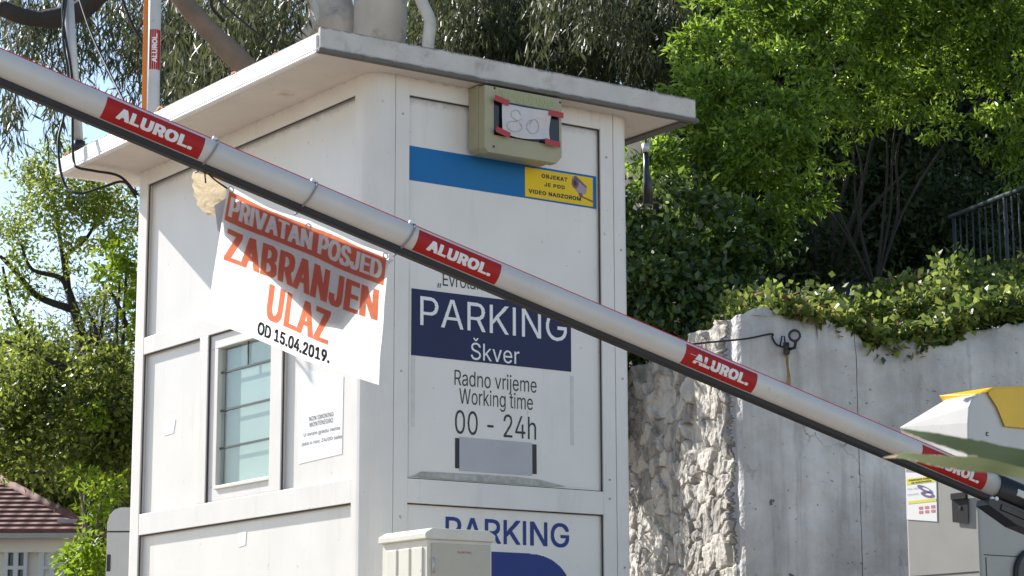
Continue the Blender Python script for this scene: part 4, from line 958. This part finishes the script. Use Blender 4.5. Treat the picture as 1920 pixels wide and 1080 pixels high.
# big laurel bush on the slope at the right
fb = at(1640, 520, 18.5); base = Vector((fb.x, fb.y, hill_z(fb.x, fb.y) or 3.0))
top_t = [at(x, y, Y) for x, y, Y in ((1400, 150, 17.6), (1480, 60, 18), (1560, 110, 18.6), (1640, 60, 18.8), (1720, 120, 19), (1800, 70, 19.2), (1860, 160, 19), (1600, 240, 18.4))]
tree('laurel_bush', 'huge bright green laurel bush rising above the ivy slope', 'bush', base,
     [(1300, 180, 17.2, .26), (1290, 270, 17.0, .30), (1330, 215, 17.3, .30), (1350, 120, 17.5, .32), (1310, 90, 17.7, .24), (1440, 30, 17.8, .45), (1400, 220, 17.2, .40), (1330, 320, 17.0, .34), (1240, 320, 16.7, .28), (1210, 290, 16.6, .22), (1410, 340, 16.9, .32), (1470, 290, 17.0, .34), (1470, 160, 17.3, .42), (1570, 40, 17.8, .5), (1440, 395, 16.8, .24), (1500, 375, 16.9, .22), (1390, 420, 16.8, .2), (1330, 410, 16.7, .22), (1380, 30, 18.2, .4),
      (1660, 20, 18.0, .5), (1750, 40, 18.2, .5), (1850, 30, 18.2, .55), (1900, 110, 18.2, .38), (1590, 110, 18., .32), (1690, 110, 18.2, .32), (1800, 120, 18.3, .32), (1600, -60, 18.2, .6), (1760, -70, 18.4, .6), (1900, -60, 18.4, .6), (1460, -60, 18.2, .5), (1340, 460, 16.5, .13), (1310, 470, 16.5, .11), (1480, 230, 16.8, .3), (1420, 280, 16.7, .3), (1530, 200, 17.4, .3), (1620, 170, 17.9, .28), (1740, 170, 18.1, .24), (1870, 190, 18.2, .26), (1350, 170, 17.0, .28), (1880, 250, 18.6, .28), (1905, 330, 18.7, .2), (1620, 235, 18.2, .2), (1760, 235, 18.4, .18), (1690, 200, 18.3, .22), (1560, 300, 17.8, .16)],
     8200, .074, .024, BRIGHT, BARKD, .15, .5, limbs(base, top_t, .015, .006, .28), sub=95, spread=.085, deep=.55)
# the dark wood behind it
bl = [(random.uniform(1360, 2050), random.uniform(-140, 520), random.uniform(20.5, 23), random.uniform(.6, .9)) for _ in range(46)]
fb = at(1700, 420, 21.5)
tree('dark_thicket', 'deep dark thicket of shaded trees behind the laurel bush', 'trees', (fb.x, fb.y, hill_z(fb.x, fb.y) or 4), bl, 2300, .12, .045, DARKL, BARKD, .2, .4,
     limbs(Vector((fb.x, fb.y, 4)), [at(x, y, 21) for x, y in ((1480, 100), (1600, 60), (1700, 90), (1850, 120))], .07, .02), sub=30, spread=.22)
# dense tree between kiosk and bush; unseen crown behind kiosk added to shade stones
fb = at(1300, 700, 17.2)
tree('dense_tree', 'dense dark leafy tree squeezed between the kiosk and the bush', 'tree', (fb.x, fb.y, hill_z(fb.x, fb.y) or 1),
     [(1250, 400, 17.3, .30), (1210, 430, 16.9, .32), (1290, 420, 16.4, .34), (1250, 530, 16.2, .38), (1340, 480, 16.6, .34), (1340, 560, 16.4, .34), (1200, 560, 16.2, .4), (1270, 600, 16.1, .3), (1390, 450, 16.9, .3), (1400, 540, 16.9, .30), (1150, 520, 16.8, .4), (1110, 600, 16.6, .4), (1010, 780, 16.5, .5), (985, 690, 16.5, .45), (950, 600, 16.5, .45), (910, 520, 16.5, .45), (875, 440, 16.5, .45), (850, 360, 16.5, .45), (840, 280, 16.6, .4), (1090, 720, 16.9, .5), (1060, 610, 16.9, .5), (1010, 510, 16.9, .5), (960, 420, 16.9, .5), (930, 330, 16.9, .5)],
     6500, .075, .045, DENSE, BARKD, .25, .5, limbs(Vector((fb.x, fb.y, 1.5)), [at(1230, 350, 16.7), at(1300, 300, 16.9), at(1340, 500, 16.7)], .06, .02), sub=46, spread=.15)
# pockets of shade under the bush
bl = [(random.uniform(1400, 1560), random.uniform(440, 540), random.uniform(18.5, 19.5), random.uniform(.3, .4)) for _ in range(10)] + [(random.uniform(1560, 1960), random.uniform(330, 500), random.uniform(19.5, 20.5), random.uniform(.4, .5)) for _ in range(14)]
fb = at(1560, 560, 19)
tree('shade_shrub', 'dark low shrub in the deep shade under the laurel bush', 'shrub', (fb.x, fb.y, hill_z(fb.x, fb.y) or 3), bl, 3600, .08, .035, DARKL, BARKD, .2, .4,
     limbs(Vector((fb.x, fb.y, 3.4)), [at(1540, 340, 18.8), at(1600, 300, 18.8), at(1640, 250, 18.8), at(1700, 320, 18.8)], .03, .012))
# ivy on the slope
n = 56000; xs_ = rng.uniform(C0.x-.3, C0.x+4.2, n); dd = rng.uniform(0, 1, n)**1.2*3.4
Pv = []
for x, d in zip(xs_, dd):
    wy = C0.y+.23*(x-C0.x)+.36 if x > C0.x else C0.y-4.9*(x-C0.x)+.36
    z = hill_z(x, wy+d) or 2.4
    if d > .7+.95*max(0, x-C0.x)+.3*math.sin(5*x): continue
    k = .5+.5*math.sin(3.1*x+1.3)*math.sin(2.3*d+x)
    hole = .5+.5*math.sin(6.3*x+4*d)*math.sin(8.1*d-3.2*x+1)
    if hole < .30 and random.random() < .85: continue
    bare = math.exp(-((x-(C0.x+.55))/.28)**2-((d-.25)/.25)**2)
    if random.random() < bare*.5: continue
    Pv.append((x, wy+d, z+.03+(.27*k*random.random() if random.random() < .85 else .40*k*random.random())+.16*math.sin(2.3*x+1)**2*hole))
Pv = np.array(Pv); D = rng.normal(size=Pv.shape)*.7+np.array([-.1, -.5, .1])
ivy = leaf_mesh('ivy', Pv, D, .054, .042, IVYL, fold=.1, kind='stuff', label='ivy covering the bank above the retaining wall', cat='ivy')
# fringe of ivy hanging over the wall's top and dry grass at the bare patch
n = 6500; uu = rng.uniform(.2, 3.6, n); hang = lambda u: max(0, .03+.11*math.sin(4.1*u)*math.sin(9.7*u+1)+.06*math.sin(23*u)); Pv = np.array([PF(u, random.uniform(-.05, .3), topz(u)+.16*random.random()**1.5+(.14 if 1.3 < u < 3 else 0)*random.random()-hang(u)*random.random()**1.4) for u in uu])
keep = [random.random() < (.45 if .1 < u < .72 else 1) for u in uu]
leaf_mesh('ivy', Pv[np.array(keep)], rng.normal(size=(sum(keep), 3))*.7+np.array([0, -.5, -.3]), .065, .052, IVYL, fold=.1, kind='stuff', label='ivy fringe spilling over the cement wall top', cat='ivy')
n = 420; uu = rng.normal(.46, .13, n); Pv = np.array([PF(u, random.uniform(.02, .4), topz(max(0, u))+random.uniform(-.02, .16)) for u in uu])
leaf_mesh('dry_grass', Pv, rng.normal(size=(n, 3))*np.array([.5, .4, .3])+np.array([.3, -.4, -.5]), .10, .009, DRY, kind='stuff', label='tuft of dry brown grass on the wall crest', cat='grass')

# eucalyptus: pale trunks, drooping strands
ey = 19.5; ef = at(660, 1400, ey); ef = Vector((ef.x, ef.y, ZG))
euc = thing('eucalyptus_tree', ef, 0, 'tall eucalyptus with pale grey trunks and drooping leaves behind the kiosk', 'tree')
mb = MB()
mb.tube(smooth_path([ef, at(650, 700, ey), at(648, 200, ey), at(622, 40, ey), at(606, -60, ey), at(560, -400, ey)], 5), [.42]*6+[.36]*6+[.30]*4+[.215]*10, 18)
mb.tube(smooth_path([at(668, 500, ey-.1), at(690, 200, ey-.25), at(712, 60, ey-.3), at(715, -60, ey-.3), at(740, -400, ey)], 5), [.34]*6+[.235]*15, 18)
mb.build('trunk', BARK, euc)
BARKW = surf('white_bark', (.62, .59, .54), .8, .15, 6, .3, 20, (4., .56, .68, .7), (.2, .17, .14))
mb = MB(); mb.tube(smooth_path([at(803, 140, ey-.6), at(803, 80, ey-.6), at(806, 40, ey-.6), at(790, 0, ey-.6), at(775, -60, ey-.6)], 5), [.055]*21, 10)
mb.build('limb', BARKW, euc); mb = MB(); mb.tube(smooth_path([at(560, 80, ey-.4), at(590, 30, ey-.4), at(575, -20, ey-.4), at(568, -80, ey-.4)], 5), [.05]*16, 10)
mb.build('limb', BARKW, euc)
mb = MB(); mb.tube(smooth_path([at(520, 190, ey-1), at(455, 120, ey-1), at(400, 65, ey-1), at(350, 10, ey-1), at(300, -60, ey-1)], 5), [.10]*9+[.085]*12, 12)
mb.build('limb', BARKB, euc)
mb = MB(); mb.tube(smooth_path([at(0, 14, ey-1.5), at(40, 30, ey-1.5), at(90, 36, ey-1.5), at(150, 20, ey-1.5), at(195, -20, ey-1.5)], 4), [.07]*8+[.085]*9, 10)
mb.build('limb', BARKD, euc); mb = MB(); mb.tube(smooth_path([at(420, 40, ey-1), at(396, 10, ey-1), at(402, -30, ey-1)], 4), .016, 6); mb.build('limb', BARKD, euc); mb = MB(); mb.tube(smooth_path([at(226, -10, ey-1), at(250, 50, ey-1), at(276, 100, ey-1), at(285, 180, ey-1)], 4), .013, 6)
mb.build('limb', BARKD, euc)
def strands(name, spec, mat, per=46, ll=.13, lw=.017):
    P, D = [], []
    for (x0, x1, y0, y1, Y0, Y1, n, ln) in spec:
        for _ in range(n):
            x, y, Y = random.uniform(x0, x1), random.uniform(y0, y1), random.uniform(Y0, Y1)
            p = np.array(at(x, y, Y)); l = ln*random.uniform(.5, 1.2); k = int(per*l)
            s = rng.uniform(0, 1, k); sw = rng.normal(size=2)*.16
            q = p + np.stack([sw[0]*s*l, sw[1]*s*l, -s*l], 1) + rng.normal(size=(k, 3))*np.array([.055, .055, .03])
            P.append(q); D.append(rng.normal(size=(k, 3))*.42+np.array([sw[0], sw[1], -1]))
    leaf_mesh(name, np.concatenate(P), np.concatenate(D), ll, lw, mat, euc, .15)
strands('crown', [(30, 110, -60, 60, 22, 24, 24, .7), (0, 60, -80, 0, 22, 24, 20, .65), (85, 165, -60, 100, 22, 24, 28, .7), (150, 260, -80, 60, 22, 24, 42, .55), (205, 260, 40, 100, 22, 24, 12, .5), (-60, 20, 120, 170, 22, 23, 9, .5), (20, 45, 150, 190, 22, 23, 6, .6), (100, 130, 170, 200, 22, 23, 5, .4),
                  (255, 330, -60, 120, 21.5, 24, 66, .8), (310, 470, -80, 130, 21, 24, 130, .65), (400, 590, -80, 60, 18.5, 21, 120, .55), (330, 470, 60, 150, 19, 21, 70, .5), (480, 600, 20, 110, 19, 21, 40, .5)], EUCL, 44, .17, .023)
strands('crown', [(770, 1280, -160, 60, 20.5, 23, 420, .9), (770, 1000, 0, 120, 20.5, 22, 130, .7)], EUCD, 60, .14, .022)
strands('crown', [(980, 1290, -120, 10, 18.8, 19.8, 60, .7), (1090, 1150, -60, 0, 18.6, 19.2, 14, .6), (1170, 1215, 20, 60, 18.8, 19.2, 9, .3), (790, 900, -40, 60, 19.5, 20.3, 30, .5)], EUCL, 50, .12, .020)
bl = [(random.uniform(780, 1270), random.uniform(-120, 110), random.uniform(24, 26), random.uniform(.6, .9)) for _ in range(20)]
fb = at(1000, 600, 25)
tree('dark_conifer', 'dark shaded tree seen over the middle of the kiosk roof', 'tree', (fb.x, fb.y, ZG), bl, 1800, .14, .05, DARKL, BARKD, .5, .3, [([Vector((fb.x, fb.y, ZG)), at(1010, 400, 25), at(1000, 0, 25)], .2, .08)])

# left: feathery acacia against the sky
ay = 23.; af = Vector((at(150, 1400, ay).x, ay, ZG))
fork = at(128, 545, ay)
tr = [([af, at(175, 760, ay), at(150, 620, ay), fork], .085, .042), ([fork, at(118, 480, ay), at(108, 420, ay), at(104, 380, ay)], .036, .012), ([fork, at(112, 520, ay), at(60, 505, ay), at(40, 460, ay)], .035, .012), ([fork, at(125, 480, ay), at(160, 450, ay), at(200, 380, ay)], .035, .012),
      ([at(135, 580, ay), at(70, 555, ay), at(30, 510, ay), at(0, 480, ay)], .042, .018), ([at(95, 700, ay), at(60, 640, ay), at(25, 590, ay), at(5, 500, ay)], .03, .015), ([at(200, 730, ay-1), at(120, 690, ay-1), at(70, 660, ay-1), at(10, 640, ay-1)], .045, .02), ([at(104, 400, ay), at(85, 340, ay), at(70, 310, ay)], .02, .008), ([at(250, 640, ay), at(215, 560, ay), at(190, 530, ay)], .03, .012)]
tree('acacia_tree', 'airy acacia with dark forked branches against the sky left of the kiosk', 'tree', af,
     [(85, 300, 23, 0.24), (60, 340, 23, 0.27), (110, 350, 22.6, 0.32), (150, 385, 22.5, 0.34), (75, 395, 22.6, 0.32), (190, 370, 22.8, 0.32), (30, 410, 22.8, 0.27), (215, 420, 22.6, 0.30), (130, 430, 22.6, 0.27), (225, 350, 23.2, 0.27), (45, 480, 23, 0.20), (20, 550, 23, 0.21), (75, 600, 23.2, 0.17), (185, 460, 23, 0.20), (220, 520, 22.8, 0.24), (10, 450, 23, 0.24), (20, 650, 23, 0.20), (60, 720, 23, 0.24), (240, 300, 23.4, 0.24), (40, 600, 22.9, .14), (100, 640, 22.9, .16), (15, 690, 22.9, .16), (140, 520, 22.9, .14), (170, 590, 22.8, .14), (60, 545, 22.9, .13), (120, 290, 22.9, .2), (235, 420, 22.7, .24), (10, 520, 22.8, .16), (90, 500, 23.2, 0.15), (200, 560, 23, 0.18)],
     6200, .058, .026, ACAC, BARKD, .05, .3, tr, sub=40, spread=.16)
ft = at(180, 700, 24)
tree('bare_tree', 'grey tangle of bare twigs below the acacia fork', 'tree', (ft.x, ft.y, ZG), [(150, 600, 24.5, .3), (190, 560, 24.5, .35), (210, 620, 24.3, .35), (165, 650, 24.3, .28)], 5200, .13, .010, leafmat('twig', (.05, .042, .036), (.13, .11, .095), .05, .8, .2), BARKD, -.1, .3, limbs(at(190, 760, 24.2), [at(150, 560, 24.4), at(200, 540, 24.4), at(170, 600, 24.4)], .035, .012))
# green wood behind the house
bl = [(random.uniform(-60, 270), random.uniform(690, 900), random.uniform(47, 50), random.uniform(.8, 1.3)) for _ in range(36)] + [(random.uniform(-30, 260), random.uniform(860, 1060), random.uniform(49, 52), 1.2) for _ in range(12)]
fw_ = at(120, 1000, 49)
tree('green_tree', 'broad dense green tree behind the tiled house', 'tree', (fw_.x, fw_.y, ZG), bl, 1100, .19, .10, GREENW, BARKD, .2, .5, [([Vector((fw_.x, fw_.y, ZG)), at(110, 900, 49), at(120, 760, 49)], .35, .1)], sub=22, spread=.24)
bl = [(random.uniform(-40, 250), random.uniform(700, 860), random.uniform(21.2, 22.6), random.uniform(.26, .42)) for _ in range(40)] + [(random.uniform(150, 250), random.uniform(660, 900), 21.5, .3) for _ in range(12)] + [(random.uniform(-20, 130), random.uniform(655, 720), random.uniform(21.2, 22.4), random.uniform(.12, .2)) for _ in range(9)]
fw_ = at(222, 1000, 21.8)
tree('green_tree', 'dense olive green tree crossing in front of the acacia trunk', 'tree', (fw_.x, fw_.y, ZG), bl, 2600, .075, .036, GREENW, BARKD, .2, .5, [([Vector((fw_.x, fw_.y, ZG)), at(222, 900, 21.9), at(200, 780, 22)], .09, .03)], sub=46, spread=.16, deep=.7)
fw_ = at(175, 1060, 20)
tree('lime_shrub', 'bright lime green shrub beside the white barrier housing', 'shrub', (fw_.x, fw_.y, ZG), [(150, 900, 20.7, .12), (165, 955, 20.6, .12), (190, 930, 20.4, .2), (200, 1000, 20.2, .22), (170, 1040, 20, .26), (210, 1060, 20, .25), (140, 1062, 20.1, .11), (185, 1100, 20, .35), (180, 780, 21, .12), (190, 750, 21.5, .1)], 5200, .085, .030, LIME, BARKB, .1, .5, limbs(Vector((fw_.x, fw_.y, ZG)), [at(150, 920, 20.4), at(190, 940, 20.3), at(140, 1030, 20.1)], .04, .012), sub=40, spread=.12)
fw_ = at(225, 620, 22)
tree('lime_tree', 'sunlit yellow green tree close to the kiosk\'s far post', 'tree', (fw_.x, fw_.y, ZG), [(215, 500, 21.6, .2), (235, 540, 21.6, .2), (240, 480, 21.8, .16), (235, 600, 21.6, .15), (205, 450, 22, .12)], 5200, .085, .04, LIME, BARKD, .2, .5, limbs(at(252, 800, 21.7), [at(225, 520, 21.7), at(238, 490, 21.8)], .03, .012), sub=40, spread=.12)

# ------------------------------------------------------------------ house at the lower left
HY = 38.; HF = Frame((at(165, 1000, HY).x, HY, 0), (-1, .0, 0), (0, 1, 0))
hx0 = HF.O.x; ez = at(100, 1000, HY).z; house = thing('tiled_house', (hx0-4, HY+3, ZG), 0, 'small white house with hipped terracotta tiled roof at the lower left', 'house')
hw, hd = 7.5, 6.
X0 = hx0-hw
WF = Frame((hx0, HY, 0), (1, 0, 0))
MB().box(WF, -hw, -.25, 0.3, hd, ZG, ez-.28).box(WF, -hw-.1, -.05, .15, .299, ez-.30, ez-.02).box(WF, -.85, -.25, .22, .299, ZG, ez-.30).build('wall', surf('house_wall', (.74, .72, .64), .8, .1, 1.), house)
rz = at(0, 905, HY+hd/2).z+.12; mb = MB()
e = [Vector((hx0+.12, HY-.15, ez)), Vector((X0-.3, HY-.15, ez)), Vector((X0-.3, HY+hd+.3, ez)), Vector((hx0+.12, HY+hd+.3, ez))]
r_a, r_b = Vector((hx0-2.4, HY+hd/2, rz)), Vector((X0+2.4, HY+hd/2, rz))
mb.add(e+[r_a, r_b], [(0, 4, 5, 1), (1, 5, 2), (2, 5, 4, 3), (3, 4, 0), (0, 1, 2, 3)])
mb.box(WF, -hw-.3, .12, -.16, -.10, ez-.09, ez-.005, 1)
def tilemat():
    m, t, b = nodes('pan_tiles'); L = t.links.new; tc = t.nodes.new('ShaderNodeTexCoord')
    wv = t.nodes.new('ShaderNodeTexWave'); wv.wave_type = 'BANDS'; wv.bands_direction = 'Z'; wv.inputs['Scale'].default_value = 3.4; wv.wave_profile = 'SAW'; L(tc.outputs['Object'], wv.inputs[0])
    wx = t.nodes.new('ShaderNodeTexWave'); wx.wave_type = 'BANDS'; wx.bands_direction = 'X'; wx.inputs['Scale'].default_value = 1.15; L(tc.outputs['Object'], wx.inputs[0])
    nz_ = t.nodes.new('ShaderNodeTexNoise'); nz_.inputs['Scale'].default_value = 5; nz_.inputs['Detail'].default_value = 5; L(tc.outputs['Object'], nz_.inputs[0])
    r = t.nodes.new('ShaderNodeValToRGB'); r.color_ramp.elements[0].color = (.075, .040, .034, 1); r.color_ramp.elements[1].color = (.24, .105, .082, 1); L(nz_.outputs[0], r.inputs[0]); L(r.outputs[0], b.inputs['Base Color'])
    ad = t.nodes.new('ShaderNodeMath'); ad.operation = 'ADD'; ad.inputs[0].default_value = 0; wm = t.nodes.new('ShaderNodeMath'); wm.operation = 'MULTIPLY'; wm.inputs[1].default_value = .5; L(wx.outputs['Fac'], wm.inputs[0]); L(wm.outputs[0], ad.inputs[1])
    bp = t.nodes.new('ShaderNodeBump'); bp.inputs['Strength'].default_value = 1; bp.inputs['Distance'].default_value = .05; L(ad.outputs[0], bp.inputs['Height']); L(bp.outputs[0], b.inputs['Normal']); b.inputs['Roughness'].default_value = .85
    return m
def course(a0, a1, b0, b1, n_=13, lift=.05):          # overlapping courses between the eave a0-a1 and the ridge b0-b1
    nn = (a1-a0).cross(b0-a0).normalized(); nn = nn if nn.z > 0 else -nn
    for i in range(n_):
        t0, t1 = i/n_, (i+1.25)/n_
        p, q, r_, t_ = a0.lerp(b0, t0), a1.lerp(b1, t0), a1.lerp(b1, min(1, t1)), a0.lerp(b0, min(1, t1))
        mb.prism([p+nn*.004, q+nn*.004, r_+nn*.002, t_+nn*.002], [p+nn*(lift+.02), q+nn*(lift+.02), r_+nn*.022, t_+nn*.022])
course(e[0], e[1], r_a, r_b); course(e[3], e[0], r_a, r_a+Vector((0, .01, 0)))
mb.tube([e[0]+Vector((0, 0, .05)), r_a+Vector((0, 0, .06))], .085, 8)
roof = mb.build('roof', [tilemat(), surf('gutter', (.35, .34, .32), .5)], house)
MB().box(WF, -.14, .0, .1, .4, ez+.02, ez+.42).box(WF, -.55, -.16, .15, .45, ez+.03, ez+.25).build('chimney', surf('chimney_render', (.40, .38, .36), .9), roof)
HSH = surf('shutter_white', (.55, .58, .60), .6, .05, 3); HGL = plain('house_glass', (.03, .04, .05), .15)
for (x0, x1, y0) in ((4, 47, 1028), (72, 116, 1028), (-70, -30, 1028)):
    a0, a1 = at(x0, 1050, HY).x-hx0, at(x1, 1050, HY).x-hx0; zt_ = at(x0, y0, HY).z
    m_ = MB()
    for (p, q, c, d) in ((a0, a0+.06, zt_-1.3, zt_), (a1-.06, a1, zt_-1.3, zt_), (a0+.06, a1-.06, zt_-.06, zt_), ((a0+a1)/2-.04, (a0+a1)/2+.04, zt_-1.3, zt_-.06), (a0+.06, (a0+a1)/2-.04, zt_-.34, zt_-.28), ((a0+a1)/2+.04, a1-.06, zt_-.34, zt_-.28)):
        m_.box(WF, p, q, .16, .298, c, d)
    wn = m_.build('window', HSH, house)
    MB().box(WF, a0+.05, a1-.05, .24, .29, zt_-1.28, zt_-.05).build('pane', HGL, wn)

# ------------------------------------------------------------------ palm blades close to the camera
def blade(pts, wid, mats, name, label, dr=False):
    P = smooth_path([at(*p) for p in pts], 8); mb = MB(); k = len(P); NR = 14; V = []
    for i, p in enumerate(P):
        t = (P[min(i+1, k-1)]-P[max(i-1, 0)]).normalized(); s = t.cross(Vector((0, -1, .25))).normalized(); n_ = s.cross(t)
        w_ = wid*min(1, (i/(k-1))**.8*1.7+.02)*(1+.05*math.sin(i*.9))
        for j in range(NR+1):
            c = j/NR-.5; V.append(p + s*(w_*c) + n_*(w_*(.10*(.5-abs(c))) + (.00025 if j % 2 else 0)))
    for i in range(k-1):
        for j in range(NR):
            dry = (dr and i < k*.10) or (j in (0, NR-1) and i < k*.5 and (i*7+j) % 5 < 2)
            q = len(mb.v); mb.f.append([i*(NR+1)+j, i*(NR+1)+j+1, (i+1)*(NR+1)+j+1, (i+1)*(NR+1)+j]); mb.m.append(1 if dry else (2 if j % 2 else 0)); mb.sm.append(True)
    mb.v = V
    o = mb.build(name, mats); tag(o, label, 'palm leaf', 'palm leaf blades in the foreground'); return o
PALM = [sheetmat('palm_green', (.038, .060, .026), .25, (.09, .13, .04), .75, .12), sheetmat('palm_dry', (.30, .235, .14), .2, (.4, .3, .16), .85, .12), sheetmat('palm_rib', (.050, .075, .034), .25, (.11, .15, .05), .75, .12)]
PALM2 = [sheetmat('palm_light', (.085, .105, .040), .3, (.17, .20, .06), .75, .12), PALM[1], sheetmat('palm_light_rib', (.11, .13, .055), .3, (.20, .23, .07), .75, .12)]
blade([(1684, 803, 2.6), (1740, 818, 2.55), (1830, 840, 2.5), (1930, 862, 2.45), (2060, 890, 2.4)], .021, PALM, 'palm_leaf', 'dark green pointed palm leaf blade, the upper of two')
blade([(1655, 858, 2.7), (1700, 855, 2.65), (1760, 864, 2.6), (1840, 872, 2.55), (1930, 884, 2.5), (2060, 900, 2.4)], .019, PALM2, 'palm_leaf', 'light olive palm leaf blade with dry tip, the lower of two', True)
